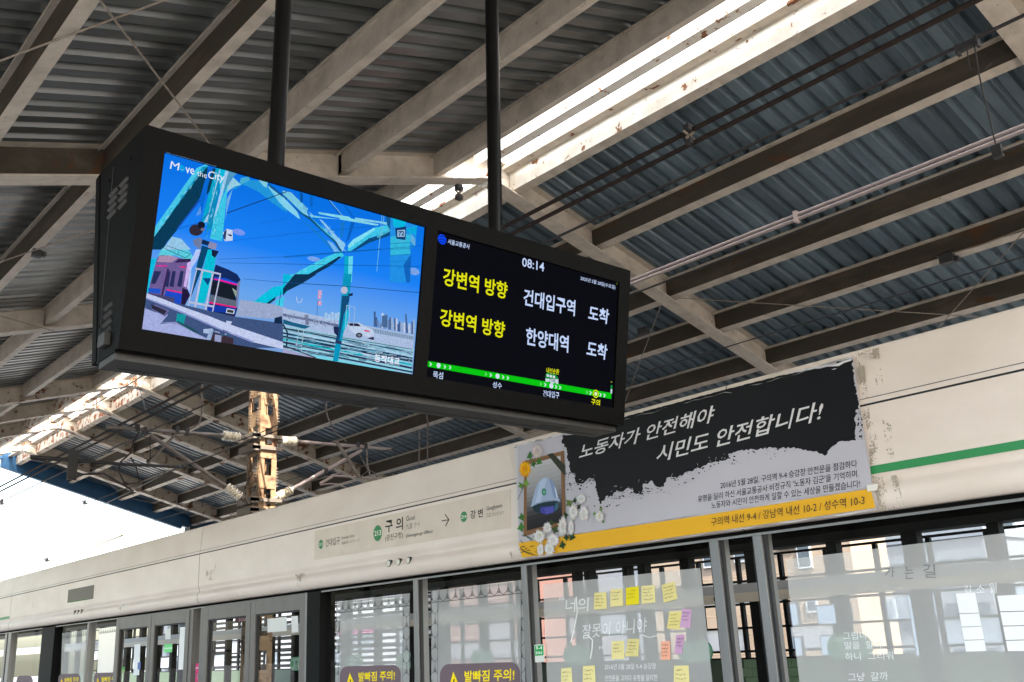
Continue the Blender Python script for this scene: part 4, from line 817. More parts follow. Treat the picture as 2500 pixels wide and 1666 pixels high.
for pts, m, M in ((K4((815, 190), (880, 180), (915, 520), (865, 520)), m_res, H), (K4((800, 110), (1020, 60), (1025, 150), (815, 190)), m_res, H), (K4((965, 150), (1030, 140), (1065, 470), (1000, 490)), m_res2, H), (K4((865, 610), (925, 600), (940, 720), (880, 720)), m_res, H), (K4((900, 720), (990, 760), (1015, 1120), (940, 1140)), m_res, H), (K4((1050, 720), (1130, 770), (1160, 1090), (1100, 1100)), m_res, H),
                  (K4((950, 1240), (1050, 1250), (1100, 1400), (1200, 1540), (1030, 1560)), m_res, LIP), (K4((1130, 1240), (1180, 1230), (1250, 1510), (1190, 1520)), m_res, LIP), (F1((1085, 845), (1140, 850), (1140, 915), (1090, 890)), m_res2, LIP), (F2((358, 575), (432, 565), (425, 630), (400, 695), (365, 690)), m_res2, LIP), (F2((2325, 370), (2353, 365), (2353, 440)), m_res, LIP)):
    b = MB(); b.poly([M(q, .0012) for q in pts]); obj('tape_residue', b, m, psd)
for a_, b_ in ((F1((1890, 545), (1975, 530))), ):
    b = MB(); b.poly([H(q, .001) for q in F1((1895, 545), (1970, 530), (1965, 625), (1890, 632))]); obj('tape_residue', b, residue('yellow_residue', (.50, .42, .31), 1.0), psd)
for k in range(14):
    y = random.uniform(1.6, 20); L_ = random.uniform(.05, .22); wd = random.uniform(.004, .014); zt_ = random.choice((2.638, 2.638, 2.5)) - random.uniform(0, .02)
    if 2.2 < y < 5.2 or 5.2 < y < 8: continue
    b = MB(); b.poly([(4.4988, y, zt_), (4.4988, y + wd, zt_), (4.4988, y + wd * .6, zt_ - L_), (4.4988, y + wd * .3, zt_ - L_)]); obj('drip_stain', b, m_res2, psd)
# station sign on the header
sg = thing('station_sign', 'cream station name strip reading 213 구의 Guui with arrow to 214 강변', 'sign', H((1000, 1245)))
b = MB(); b.plate([H(q, .0015) for q in ((768.5, 1296.5), (1246, 1194), (1247, 1289), (767, 1368))], (.003, 0, 0)); obj('sign_plate', b, m_plate, sg)
kk = flat((40, 42, 38)); gg = mat('sign_green', (.015, .22, .06), .5); ww = flat((232, 230, 222)); k2 = flat((95, 88, 78))
def disc(pts_c, rx, ry, m, par, M, lift, name='number_disc', n=28):
    b = MB(); b.poly([M((pts_c[0] + rx * math.cos(t * 2 * math.pi / n), pts_c[1] + ry * math.sin(t * 2 * math.pi / n) - .14 * rx * math.cos(t * 2 * math.pi / n)), lift) for t in range(n)]); return obj(name, b, m, par)
f = lambda *p: FF(p)[0]
for (x, y, rx, ry, s_) in ((763, 246, 49, 92, '213'), (1752, 57, 38, 61, '214'), (110, 374, 26, 53, '212')):
    disc(f(x, y), rx * .2125, ry * .2125, gg, sg, H, .0025); text('number', s_, f(x - rx * .76, y + ry * .38), f(x + rx * .80, y + ry * .22), f(x - rx * .76, y - ry * .26), H, ww, sg, .02, .0032)
for s_, bl, br, tl, bo, m in (('구 의', f(848, 240), f(1052, 205), f(850, 95), .015, kk), ('(광진구청)', f(848, 352), f(1050, 312), f(850, 268), .0, kk), ('Guui', f(1088, 108), f(1190, 86), f(1088, 50), 0, kk), ('九宜 クイ', f(1088, 202), f(1248, 170), f(1088, 140), 0, k2), ('(Gwangjin-gu Office)', f(1087, 308), f(1393, 252), f(1087, 258), 0, kk),
                          ('강 변', f(1828, 84), f(1970, 60), f(1828, -14), .015, kk), ('Gangbyeon', (1188, 1250.5), (1226, 1242), (1188, 1237), 0, kk), ('江辺 カンビョン', (1188, 1264), (1230, 1255), (1188, 1254), 0, k2),
                          ('건대입구', f(165, 404), f(326, 370), f(165, 318), .0, kk), ('Konkuk Univ.', f(352, 318), f(500, 288), f(352, 284), 0, k2), ('建国大学 コンデイック', f(352, 378), f(552, 338), f(352, 345), 0, k2)):
    text('lettering', s_, bl, br, tl, H, m, sg, bo, .0028)
b = MB()
for (p0, p1) in ((f(1497, 105), f(1575, 92)), (f(1537, 28), f(1580, 90)), (f(1580, 90), f(1542, 165))):
    d = Vector((p1[0] - p0[0], p1[1] - p0[1])).normalized(); n_ = (-d.y * 1.1, d.x * 1.1)
    b.poly([H((p0[0] + n_[0], p0[1] + n_[1]), .003), H((p1[0] + n_[0], p1[1] + n_[1]), .003), H((p1[0] - n_[0], p1[1] - n_[1]), .003), H((p0[0] - n_[0], p0[1] - n_[1]), .003)])
obj('arrow', b, kk, sg)

# ================================================================== BANNER
BX = 4.478
bn = thing('memorial_banner', 'large memorial banner with white helmet, chrysanthemums, black brushwork and yellow bottom band', 'banner', on_x((1680, 1150), BX))
BN = lambda p, lift=0.0: on_x(p, BX - lift)
tlb, trb, brb, blb = (1257, 1086), (2083, 868), (2143, 1245), (1271, 1366)
b = MB(); pts = []
yl, yr = BN((1262, 1230)).y, BN((2104, 1020)).y; zt, zb_ = BN((1700, 972)).z, BN((1700, 1306)).z
NY, NZ = 40, 10
bump_ = lambda i, j: .006 * math.sin(i * .9 + j) + .003 * math.sin(i * 2.3) + (.004 * math.sin(i * 1.7) if j == NZ else 0) - (.010 * (1 - j / 2) if j < 2 else 0) * -1
b.v = [Vector((BX + .004 + bump_(i, j) * .6, yl + (yr - yl) * i / NY, zb_ + (zt - zb_) * j / NZ + (.004 * math.sin(i * 1.3) if j in (0, NZ) else 0))) for j in range(NZ + 1) for i in range(NY + 1)]
for j in range(NZ):
    for i in range(NY): b.f.append([j * (NY + 1) + i, j * (NY + 1) + i + 1, (j + 1) * (NY + 1) + i + 1, (j + 1) * (NY + 1) + i]); b.mi.append(0); b.sm.append(True)
obj('banner_sheet', b, flat((205, 203, 208), .4), bn)
pr_ = Layer(BN, flat); pr_.k = 250
bgc, yel, blk, wht = (186, 184, 194), (226, 172, 44), (26, 27, 30), (214, 213, 216)
clipz = lambda p: p
pr_.p(bgc, [(1264, 1091), (2079, 876), (2128, 1190), (1262 + 4, 1326)])
pr_.p(yel, [(1266, 1326), (1480, 1294), (1700, 1261), (1900, 1230), (2126, 1193), (2137, 1240), (1900, 1275), (1700, 1304), (1480, 1335), (1274, 1362)])
def jag(pts, amp, n=7):
    out = []
    for (p, q) in zip(pts, pts[1:]):
        L = math.hypot(q[0] - p[0], q[1] - p[1]); k = max(1, int(L / n))
        for i in range(k): out.append((p[0] + (q[0] - p[0]) * i / k + random.uniform(-amp, amp) * (i > 0), p[1] + (q[1] - p[1]) * i / k + random.uniform(-amp, amp) * (i > 0)))
    return out + [pts[-1]]
low = K3((470, 865), (455, 940), (500, 980), (515, 1100), (540, 1200), (570, 1210), (585, 1300), (640, 1310), (690, 1270), (750, 1265), (790, 1420), (805, 1500), (860, 1430), (920, 1420), (960, 1370), (1010, 1385), (1060, 1350), (1105, 1350), (1125, 1400), (1190, 1395), (1205, 1310), (1290, 1285), (1320, 1340), (1390, 1340), (1420, 1260), (1560, 1240), (1620, 1200), (1740, 1160), (1820, 1120), (2010, 1080), (1985, 1040), (2100, 1005), (2350, 985)) + K4((130, 980), (270, 985), (380, 1010), (450, 1012), (520, 1055), (560, 1000), (640, 930), (800, 915), (803, 640), (838, 630), (822, 540), (788, 330), (772, 165))
top = K4((772, 165), (700, 190), (640, 185), (600, 230), (560, 235), (400, 262), (200, 300), (0, 345)) + K3((1900, 462), (1500, 570), (1010, 702), (700, 790), (620, 850), (540, 862), (470, 865))
pr_.p(blk, jag(low, 2.6, 4) + jag(top, .8)[1:-1])
for k in range(320):                           # ink spatter below the brush edge
    t_ = random.random(); i = int(4 + t_ * (len(low) - 16)); q = low[i]; x = q[0] + random.gauss(0, 14); y = q[1] + abs(random.gauss(2, 9)); r = random.choice((.5, .6, .8, 1.2, 1.8))
    n_ = random.randint(4, 7); pr_.p(blk, [(x + r * random.uniform(.6, 1.5) * math.cos(a_ * 6.28 / n_) * 1.4, y + r * random.uniform(.6, 1.3) * math.sin(a_ * 6.28 / n_)) for a_ in range(n_)])
for k in range(36):                            # light scratches in the brush
    q = low[random.randint(4, len(low) - 14)]; x = q[0] + random.gauss(0, 10); y = q[1] - abs(random.gauss(0, 5)); pr_.line(bgc, [(x, y), (x + random.uniform(-4, 6), y + random.uniform(-7, 3))], random.choice((.5, .7, 1.0)))
for pts in (K4((560, 235), (640, 205), (770, 160), (768, 180), (700, 200), (650, 230)), K4((580, 262), (635, 248), (610, 262))): pr_.p(wht, pts)
for k in range(26):
    x, y = K4((random.uniform(808, 868), random.uniform(640, 930)))[0]; r = random.uniform(.6, 2.4); pr_.p(blk, [(x + r * math.cos(a_ * 1.05), y + r * 1.5 * math.sin(a_ * 1.05) * random.uniform(.6, 1.2)) for a_ in range(6)])
bk = lambda a_, *q: pr_.t(a_, *q)
pr_.t((212, 211, 214), '노동자가 안전해야', *K3((612, 1092), (1836, 748), (646, 948)), bold=.012, jit=.004)
pr_.t((212, 211, 214), '시민도 안전합니다!', K3((1318, 1122))[0], K4((476, 732))[0], K3((1356, 955))[0], bold=.012, jit=.004)
ink = (44, 44, 52)
for s_, bl, br, tl in (("2016년 5월 28일, 구의역 9-4 승강장 안전문을 점검하다", K3((1915, 1362))[0], K4((820, 1162))[0], K3((1915, 1296))[0]), ("유명을 달리 하신 서울교통공사 비정규직 '노동자 김군'을 기억하며.", K3((1708, 1484))[0], K4((835, 1250))[0], K3((1708, 1422))[0]), ("노동자와 시민이 안전하게 일할 수 있는 세상을 만들겠습니다!", K3((1832, 1545))[0], K4((846, 1345))[0], K3((1832, 1480))[0]), ("구의역 내선 9-4 / 강남역 내선 10-2 / 성수역 10-3", F3((1830, 136))[0], K4((888, 1504))[0], F3((1830, 56))[0])):
    pr_.t(ink, s_, bl, br, tl)
E5 = cr(1260, 1060, .19766)
# framed portrait with the helmet, ribbon and flowers
pr_.p((128, 94, 66), E5((100, 335), (590, 205), (600, 700), (614, 1120), (360, 1190), (92, 1268), (96, 700)))
for k in range(14):
    f0_, f1_ = k / 14, (k + 1) / 14; L_ = lambda f_: (130 + 3 * f_, 385 + 810 * f_); R_ = lambda f_: (548 + 24 * f_, 268 + 812 * f_); g_ = (186, 176, 170, 164, 156, 146, 136, 122, 106, 86, 66, 48, 40, 36)[k]
    pr_.p((g_, g_, g_ + 4), E5(L_(f0_), R_(f0_), R_(f1_), L_(f1_)))
pr_.p((52, 56, 46), E5((385, 252), (450, 234), (602, 385), (602, 518)))
pr_.p((30, 52, 62), E5((195, 900), (300, 850), (500, 828), (524, 870), (505, 950), (420, 990), (300, 978), (225, 955))).p((66, 66, 150), E5((300, 905), (470, 885), (465, 968), (370, 994), (300, 975))).p((80, 84, 175), E5((345, 915), (470, 890), (465, 968), (370, 994))).p((62, 105, 130), E5((490, 850), (524, 860), (510, 930), (470, 960)))
pr_.p((158, 176, 205), E5((182, 905), (205, 800), (240, 670), (275, 590), (330, 540), (400, 540), (455, 580), (495, 670), (522, 790), (545, 820), (540, 838), (480, 826), (370, 838), (260, 868)))
pr_.p((178, 196, 222), E5((290, 600), (340, 545), (380, 545), (300, 850), (235, 872))).p((128, 150, 186), E5((405, 545), (455, 580), (495, 670), (520, 780), (470, 800))).p((205, 214, 232), E5((470, 640), (495, 690), (515, 780), (500, 790))).p((120, 140, 172), E5((182, 905), (260, 868), (370, 838), (480, 826), (540, 838), (535, 825), (470, 815), (360, 826), (250, 855)))
x, y = E5((345, 715))[0]; pr_.ell((22, 110, 80), x, y, 5.6, 8.6, 20).p((110, 170, 150), E5((335, 690), (355, 686), (356, 705), (370, 705), (370, 722), (356, 724), (355, 742), (336, 745), (335, 725), (322, 726), (322, 710), (335, 708)))
def leaf(cx_, cy_, r, c):
    n_ = 9; ph = random.random() * 6; pr_.p(c, [E5((cx_ + r * (1 if k % 2 else .5) * math.cos(ph + k * 6.28 / n_), cy_ + r * 1.3 * (1 if k % 2 else .5) * math.sin(ph + k * 6.28 / n_)))[0] for k in range(n_)])
for (x, y, r, c) in ((170, 270, 48, (62, 110, 52)), (285, 345, 45, (58, 116, 50)), (215, 370, 40, (50, 96, 44)), (60, 635, 40, (86, 130, 52)), (125, 610, 45, (110, 150, 60)), (70, 1030, 50, (62, 106, 50)), (60, 1150, 55, (64, 120, 52)), (655, 850, 50, (98, 118, 62)), (725, 820, 35, (44, 62, 40)), (610, 1000, 40, (40, 66, 36)), (480, 1180, 50, (62, 82, 46)), (620, 1275, 42, (34, 64, 36)), (690, 1270, 50, (34, 64, 36)), (570, 1370, 48, (34, 70, 38)), (965, 985, 24, (120, 150, 90)), (1045, 930, 26, (110, 140, 80)), (1075, 1085, 20, (70, 120, 60)), (440, 1095, 40, (50, 70, 40)), (780, 900, 35, (40, 50, 32))): leaf(x, y, r, c)
for k in range(16): x = 40 + random.random() * 200; y = 1230 + random.random() * 240; pr_.line((36, 56, 38), E5((x, y), (x + random.uniform(20, 70), y + random.uniform(-25, 50))), 1.6)
for pts in (((95, 640), (20, 810)), ((30, 1420), (250, 1500)), ((80, 1240), (230, 1310))): pr_.line((52, 74, 44), E5(*pts), 1.2)
def flower(cx_, cy_, rx, ry, c, c2, n_=22):
    cx_, cy_ = E5((cx_, cy_))[0]; rx *= .19766; ry *= .19766
    for ring, (k0, cc) in enumerate(((1.0, c2), (.78, c), (.5, c2))):
        for k in range(n_):
            a_ = (k + random.uniform(-.3, .3)) * 6.283 / n_ + ring * .2; R_ = k0 * random.uniform(.82, 1.12); w_ = 3.4 / n_
            pr_.p(tuple(min(255, max(0, v_ + random.randint(-9, 9))) for v_ in cc), [(cx_, cy_), (cx_ + rx * R_ * .7 * math.cos(a_ - w_), cy_ + ry * R_ * .7 * math.sin(a_ - w_)), (cx_ + rx * R_ * math.cos(a_), cy_ + ry * R_ * math.sin(a_)), (cx_ + rx * R_ * .7 * math.cos(a_ + w_), cy_ + ry * R_ * .7 * math.sin(a_ + w_))])
W1, W2 = (222, 220, 218), (198, 197, 198)
flower(110, 432, 88, 118, (238, 178, 18), (222, 150, 10), 26); flower(262, 210, 82, 95, (212, 200, 198), (190, 178, 178))
for q in ((805, 800, 72, 72), (835, 985, 66, 125), (705, 960, 70, 105), (680, 1150, 40, 110), (575, 1140, 62, 135), (385, 1160, 62, 78), (1030, 1025, 66, 75), (285, 1265, 84, 90), (455, 1310, 84, 90), (300, 1430, 48, 85), (410, 1420, 74, 90)): flower(*q, W1, W2)
for (x, y) in ((290, 1240), (575, 1130), (1030, 1005)): pr_.ell((205, 180, 70), *E5((x, y))[0], 1.6, 2.4, 10)
for k in range(9): x, y = E5((random.choice((95, 230, 270, 60)) + random.randint(-14, 14), random.choice((250, 500, 460, 570)) + random.randint(-14, 14)))[0]; pr_.ell((230, 168, 22), x, y, .8, 1.6, 8)
pr_.done('banner_print', bn)
b = MB(); rim = []
for k in range(60):                            # clear tape along the top edge, crumpled
    y = yl + (yr - yl) * k / 59; rim.append((BX - .004 + random.uniform(-.004, .004), y, zt + random.uniform(-.004, .006)))
b.v = [Vector((p[0] - .001, p[1], p[2] - random.uniform(.012, .022))) for p in rim] + [Vector((p[0] + .02, p[1], p[2] + .004)) for p in rim]
for k in range(59): b.f.append([k, k + 1, 61 + k, 60 + k]); b.mi.append(0); b.sm.append(False)
obj('clear_tape', b, mat('clear_tape', (.55, .55, .55), .12, .3), bn)
b = MB(); b.poly([BN(q, .012) for q in K4((905, 1325), (1010, 1310), (1005, 1370), (915, 1385))]); obj('white_tape', b, flat((226, 222, 216)), bn)

# ================================================================== FILMS, NOTES AND STICKERS ON THE GLASS
def film(name, quad, label): b = MB(); b.poly([G(q, 0) for q in quad]); return obj(name, b, m_film, psd, label=label)
film('frosted_film', [(1326, 1428), (1709.5, 1386.8), (1745, 1720), (1338, 1720)], 'frosted film of the memorial panel')
film('frosted_film', [(1917.5, 1366.9), (2560, 1289), (2620, 1720), (1958, 1720)], 'frosted film of the poem panel')
film('frosted_film', [(821.6, 1469), (1001, 1448), (1000, 1720), (818, 1720)], 'frosted film edged with lattice pattern')
film('frosted_film', [(1052.6, 1442.6), (1281, 1414.7), (1284, 1720), (1052, 1720)], 'frosted film edged with lattice pattern')
film('frosted_film', [(152, 1546), (215, 1537), (206, 1720), (146, 1720)], 'frosted film edged with lattice pattern'); film('frosted_film', [(242, 1535), (290, 1528), (282, 1720), (234, 1720)], 'frosted film edged with lattice pattern')
def lattice(quad, cells, name='lattice_border'):
    tl, tr, br_, bl_ = [G(q, .0015) for q in quad]; b = MB(); W_ = (tr - tl).length; Hh = (bl_ - tl).length; s_ = cells
    def pt(x, y): return tl + (tr - tl) * (x / W_) + (bl_ - tl) * (y / Hh)
    def seg(x0, y0, x1, y1, wd=.0042):
        def cl(v_, hi): return min(max(v_, 0), hi)
        x0, x1, y0, y1 = cl(x0, W_), cl(x1, W_), cl(y0, Hh), cl(y1, Hh); L_ = math.hypot(x1 - x0, y1 - y0)
        if L_ < .004: return
        nx, ny = -(y1 - y0) / L_ * wd / 2, (x1 - x0) / L_ * wd / 2
        b.poly([pt(x0 + nx, y0 + ny), pt(x1 + nx, y1 + ny), pt(x1 - nx, y1 - ny), pt(x0 - nx, y0 - ny)])
    ny_ = int(Hh / (s_ * .866)) + 2; nx_ = int(W_ / s_) + 2
    for j in range(ny_):
        for i in range(-1, nx_):
            cx_ = (i + .5 * (j % 2)) * s_; cy_ = j * s_ * .866
            for k in range(3):                 # three-legged stars interlocked
                a_ = math.radians(90 + 120 * k); ex, ey = cx_ + .5 * s_ * math.cos(a_), cy_ + .5 * s_ * math.sin(a_); seg(cx_, cy_, ex, ey)
                for sg_ in (-1, 1):
                    a2 = a_ + sg_ * math.radians(60); seg(ex, ey, ex + .24 * s_ * math.cos(a2), ey + .24 * s_ * math.sin(a2))
    for (x0, y0, x1, y1) in ((0, 0, W_, 0), (0, Hh, W_, Hh), (0, 0, 0, Hh), (W_, 0, W_, Hh)): seg(x0, y0, x1, y1, .003)
    obj(name, b, m_lattice, psd)
lattice([(822, 1469), (1001, 1448), (1000, 1479), (821, 1497)], .10); lattice([(821, 1497), (830, 1496), (826, 1720), (816, 1720)], .10); lattice([(984, 1481), (1000, 1479), (1000, 1720), (983, 1720)], .10)
lattice([(1053, 1442.6), (1281, 1414.7), (1282, 1448), (1053, 1472)], .10); lattice([(1053, 1472), (1069, 1470), (1068, 1720), (1052, 1720)], .10); lattice([(1272, 1450), (1282, 1448), (1285, 1720), (1273, 1720)], .10)
lattice([(152, 1546), (215, 1537), (214, 1550), (151, 1559)], .08); lattice([(242, 1535), (290, 1528), (289, 1541), (241, 1548)], .08)
wp = flat((224, 226, 228))
def memo(name, s_, bl, br, tl, m=wp, bo=.01, jit=0): return text(name, s_, bl, br, tl, G, m, psd, bo, .002, jit)
memo('film_lettering', '2016년 5월 28일 9-4 승강장', *F3((850, 1452), (1325, 1446), (850, 1398))); memo('film_lettering', '안전문을 고치다 유명을 달리한', *F3((853, 1558), (1338, 1552), (853, 1503)))
hs = flat((222, 225, 226)); memo('handwriting', '너의', *F3((490, 925), (700, 915), (496, 800)), m=hs, bo=0, jit=.01); memo('handwriting', '66', *F3((430, 815), (478, 812), (432, 780)), m=hs, bo=-.004); memo('handwriting', '잘못이 아니야', *F3((640, 1170), (1235, 1105), (648, 1040)), m=hs, bo=0, jit=.008); memo('handwriting', "''", *F3((800, 1265), (835, 1262), (802, 1235)), m=hs)
b = MB(); st = F3((590, 780), (600, 920), (570, 1080), (540, 1200)), F3((700, 1140), (740, 1180), (735, 1260), (720, 1350)), F3((1190, 1130), (1260, 1155), (1330, 1140))
for s_ in st: b.tube([G(q, .002) for q in s_], .004, 5)
obj('handwriting', b, hs, psd)
for s_, bl, br, tl in (('가', (1072, 605), (1165, 600), (1072, 510)), ('는', (1258, 622), (1340, 615), (1255, 503)), ('길', (1430, 605), (1545, 608), (1422, 480)), ('김', (1805, 742), (1868, 738), (1800, 678)), ('소', (1915, 748), (1992, 742), (1912, 676)), ('월', (2032, 752), (2108, 748), (2026, 655)), ('그립다', (690, 1178), (915, 1170), (686, 1105)), ('말을  할까', (706, 1265), (1050, 1252), (702, 1195)), ('하니  그리워', (712, 1368), (1155, 1358), (705, 1295)), ('그냥  갈까', (738, 1560), (1105, 1548), (735, 1482))):
    memo('poem_lettering', s_, *F4(bl, br, tl), m=flat((128, 130, 131)) if bl[1] < 700 else flat((225, 227, 229)), bo=.004)
# sticky notes
NOTES = [([(757, 745), (865, 738), (870, 890), (762, 898)], (232, 219, 150), 'pale yellow note, leftmost of the top row on the memorial glass'), ([(905, 712), (1015, 705), (1023, 865), (912, 872)], (233, 220, 155), 'pale yellow note second from left in the top row, beside the bright yellow one'), ([(1048, 698), (1165, 685), (1168, 848), (1055, 860)], (232, 214, 40), 'bright yellow sticky note in the middle of the top row'), ([(1188, 682), (1308, 672), (1317, 832), (1200, 845)], (235, 223, 160), 'pale yellow note just right of the bright yellow one'), ([(1375, 672), (1493, 640), (1520, 800), (1403, 835)], (230, 217, 148), 'tilted yellow note at the right end of the top row'),
         ([(1448, 918), (1562, 915), (1545, 1080), (1433, 1073)], (228, 215, 140), 'yellow note leaning against the upper purple note'), ([(1565, 890), (1650, 897), (1638, 1068), (1550, 1060)], (205, 165, 200), 'upper purple sticky note at right of the memorial glass'), ([(918, 1190), (1028, 1185), (1033, 1350), (925, 1356)], (232, 220, 155), 'pale yellow note below the handwriting, left of its pair'), ([(1065, 1168), (1170, 1168), (1158, 1328), (1050, 1328)], (222, 210, 145), 'yellow note below the handwriting, right of its pair'), ([(1372, 1190), (1452, 1187), (1457, 1358), (1378, 1362)], (242, 176, 150), 'salmon orange sticky note on the memorial glass'), ([(1510, 1130), (1587, 1130), (1560, 1305), (1502, 1305)], (202, 160, 198), 'lower purple sticky note next to the orange one'),
         ([(452, 1440), (545, 1432), (556, 1620), (458, 1625)], (233, 222, 160), 'pale yellow note at the lower left corner of the memorial glass'), ([(652, 1418), (760, 1412), (770, 1620), (658, 1620)], (234, 222, 158), 'pale yellow note in the bottom row left of the white lettering'), ([(1490, 1415), (1622, 1412), (1632, 1620), (1495, 1620)], (233, 220, 156), 'pale yellow note in the bottom row right of the white lettering')]
for quad, c, lab in NOTES:
    q = F3(*quad); t = thing('sticky_note', lab, 'note', G(q[0]), 'sticky notes on the memorial glass')
    b = MB(); b.plate([G(p, .004) for p in q], (.0008, 0, 0)); b.v[2].x -= .006; b.v[3].x -= .009; obj('paper', b, flat(c, .8), t)
    b = MB(); ink_c = flat((70, 56, 60) if c[2] > 140 or c[1] < 160 else (104, 92, 52)); A_, B_, D_ = G(q[0], .006), G(q[1], .006), G(q[3], .006)
    for ln in range(random.choice((3, 4, 4))):
        f_ = .2 + ln * .19; x = .12; e_ = random.uniform(.6, .92)
        while x < e_:
            w_ = random.uniform(.03, .07); p0 = A_ + (B_ - A_) * x + (D_ - A_) * (f_ + random.uniform(-.03, .03)); p1 = A_ + (B_ - A_) * (x + w_ * random.uniform(.1, 1)) + (D_ - A_) * (f_ + random.uniform(-.05, .06)); d = (p1 - p0); n_ = Vector((0, -d.z, d.y)).normalized() * .0011 if d.length > 1e-5 else Vector((0, 0, .001))
            sh = Vector((-.009 * f_ - .0006, 0, 0)); b.poly([p0 + n_ + sh, p1 + n_ + sh, p1 - n_ + sh, p0 - n_ + sh]); x += w_ * random.uniform(.7, 1.3)
    obj('scribble', b, ink_c, t)
# gap warning stickers
pur = flat((112, 96, 104)); wy = flat((250, 222, 20)); wk = flat((40, 36, 34))
def warn(x0, x1, yt, slope, tri, words, lab, r):
    t = thing('warning_sticker', lab, 'sticker', G(((x0 + x1) / 2, yt)), 'purple gap warning stickers')
    top = lambda x: yt + slope * (x - x0)
    pts = [(x0, 1760)]
    for k in range(7): a_ = math.pi - k * math.pi / 12; pts.append((x0 + r + r * math.cos(a_), top(x0 + r) + r * 1.3 - r * 1.3 * math.sin(a_)))
    for k in range(7): a_ = math.pi / 2 - k * math.pi / 12; pts.append((x1 - r + r * math.cos(a_), top(x1 - r) + r * 1.3 - r * 1.3 * math.sin(a_)))
    pts.append((x1, 1760)); b = MB(); b.poly([G(p, .003) for p in pts]); obj('backing', b, pur, t)
    b = MB(); b.poly([G(p, .0042) for p in tri]); obj('warning_triangle', b, wy, t)
    cx_ = sum(p[0] for p in tri) / 3; cy_ = sum(p[1] for p in tri) / 3; b = MB(); h_ = tri[1][1] - tri[0][1]
    b.poly([G((cx_ - h_ * .05, cy_ - h_ * .15), .005), G((cx_ + h_ * .05, cy_ - h_ * .15), .005), G((cx_ + h_ * .03, cy_ + h_ * .14), .005), G((cx_ - h_ * .03, cy_ + h_ * .14), .005)]); obj('exclamation_mark', b, wk, t)
    for s_, bl, br, tl in words: text('lettering', s_, bl, br, tl, G, wy, t, .02, .0042)
f2 = lambda *p: F2(p)[0]; f1 = lambda *p: F1(p)[0]
warn(f2(770, 0)[0], f2(1330, 0)[0], f2(0, 1422)[1], -.03, (f2(862, 1480), f2(828, 1600), f2(910, 1592)), (('발빠짐 주의!', f2(940, 1560), f2(1276, 1548), f2(942, 1474)),), 'purple gap warning sticker behind the post, left of the larger one', 18)
warn(f2(1690, 0)[0], 1270, f2(0, 1402)[1], -.03, (f2(1813, 1468), f2(1775, 1610), f2(1868, 1600)), (('발빠짐 주의!', f2(1915, 1566), f2(2375, 1550), f2(1918, 1462)),), 'largest purple gap warning sticker, next to the memorial glass', 22)
warn(f1(535, 0)[0], f1(740, 0)[0], f1(0, 1492)[1], -.03, (f1(565, 1530), f1(550, 1600), f1(585, 1596)), (('발빠짐 주의!', f1(592, 1568), f1(722, 1560), f1(594, 1526)),), 'small purple gap warning sticker beside the far black pillar', 10)
warn(f1(860, 0)[0], f1(1085, 0)[0], f1(0, 1482)[1], -.03, (f1(898, 1522), f1(882, 1600), f1(918, 1594)), (('발빠짐 주의!', f1(932, 1564), f1(1090, 1556), f1(934, 1518)),), 'small purple gap warning sticker next to the first sliding door', 10)
warn(f1(150, 0)[0], f1(302, 0)[0], f1(0, 1508)[1], -.02, (f1(170, 1560), f1(160, 1600), f1(182, 1600)), (), 'purple gap warning sticker at the far left edge', 10)
# door number label and small stickers
t = thing('door_label', 'small white and green label reading 9-4 on the post edge', 'label', G(F3((250, 1300))[0])); DL = lambda p, lift=0: on_x(p, 4.57 - lift)
b = MB(); b.plate([DL(p, .003) for p in F3((205, 1228), (212, 1222), (284, 1218), (291, 1224), (297, 1372), (290, 1380), (218, 1384), (212, 1378))], (.003, 0, 0)); obj('plate', b, flat((214, 216, 212)), t)
b = MB(); b.poly([DL(p, .0035) for p in F3((209, 1232), (287, 1226), (291, 1318), (212, 1324))]); obj('green_field', b, flat((40, 160, 80)), t); text('lettering', '9-4', *F3((218, 1270), (278, 1266), (218, 1236)), DL, flat((230, 240, 232)), t, .01, .0042)
b = MB(); [b.poly([DL(p, .0042) for p in F3((218 + k * 16, 1284), (228 + k * 16, 1283), (229 + k * 16, 1308), (219 + k * 16, 1309))]) for k in range(4)]; obj('small_print', b, flat((200, 225, 205)), t)
def sticker(name, quad, c, lab, M=G, cat='sticker', extra=None):
    t = thing(name, lab, cat, M(quad[0])); b = MB(); b.poly([M(p, .003) for p in quad]); obj('sheet', b, flat(c), t)
    for q, cc in extra or (): b = MB(); b.poly([M(p, .004) for p in q]); obj('mark', b, flat(cc), t)
    return t
DG = lambda p, lift=0.0: on_x(p, 4.583 - lift)
t = sticker('pink_sticker', F1((1800, 1395), (1852, 1390), (1850, 1640), (1792, 1640)), (214, 70, 128), 'pink sticker with white swirl on the narrow glass between the doors')
b = MB(); b.tube([G(q, .004) for q in F1((1806, 1440), (1830, 1430), (1838, 1480), (1812, 1500), (1822, 1530), (1845, 1520))], .012, 5); obj('swirl', b, flat((240, 180, 205)), t)
t = sticker('emergency_sticker', F1((2165, 930), (2285, 915), (2280, 1010), (2160, 1016)), (72, 26, 34), 'dark red sticker with reversed SOS at the top of the third door', DG)
b = MB(); o_, u_, q_ = [DG(p, .005) for p in F1((2262, 1004), (2192, 1008), (2262, 976))]; vs, fs = text_mesh('SOS', .02); b.add([o_ + (u_ - o_) * x + (q_ - o_) * y for x, y in vs], fs); obj('lettering', b, flat((150, 130, 130)), t, tri=True)
sticker('door_sticker', F1((1120, 1428), (1148, 1424), (1144, 1480), (1116, 1482)), (150, 180, 130), 'small green and beige sticker on the first sliding door', DG, extra=((F1((1120, 1428), (1148, 1424), (1146, 1448), (1118, 1452)), (90, 160, 90)),))
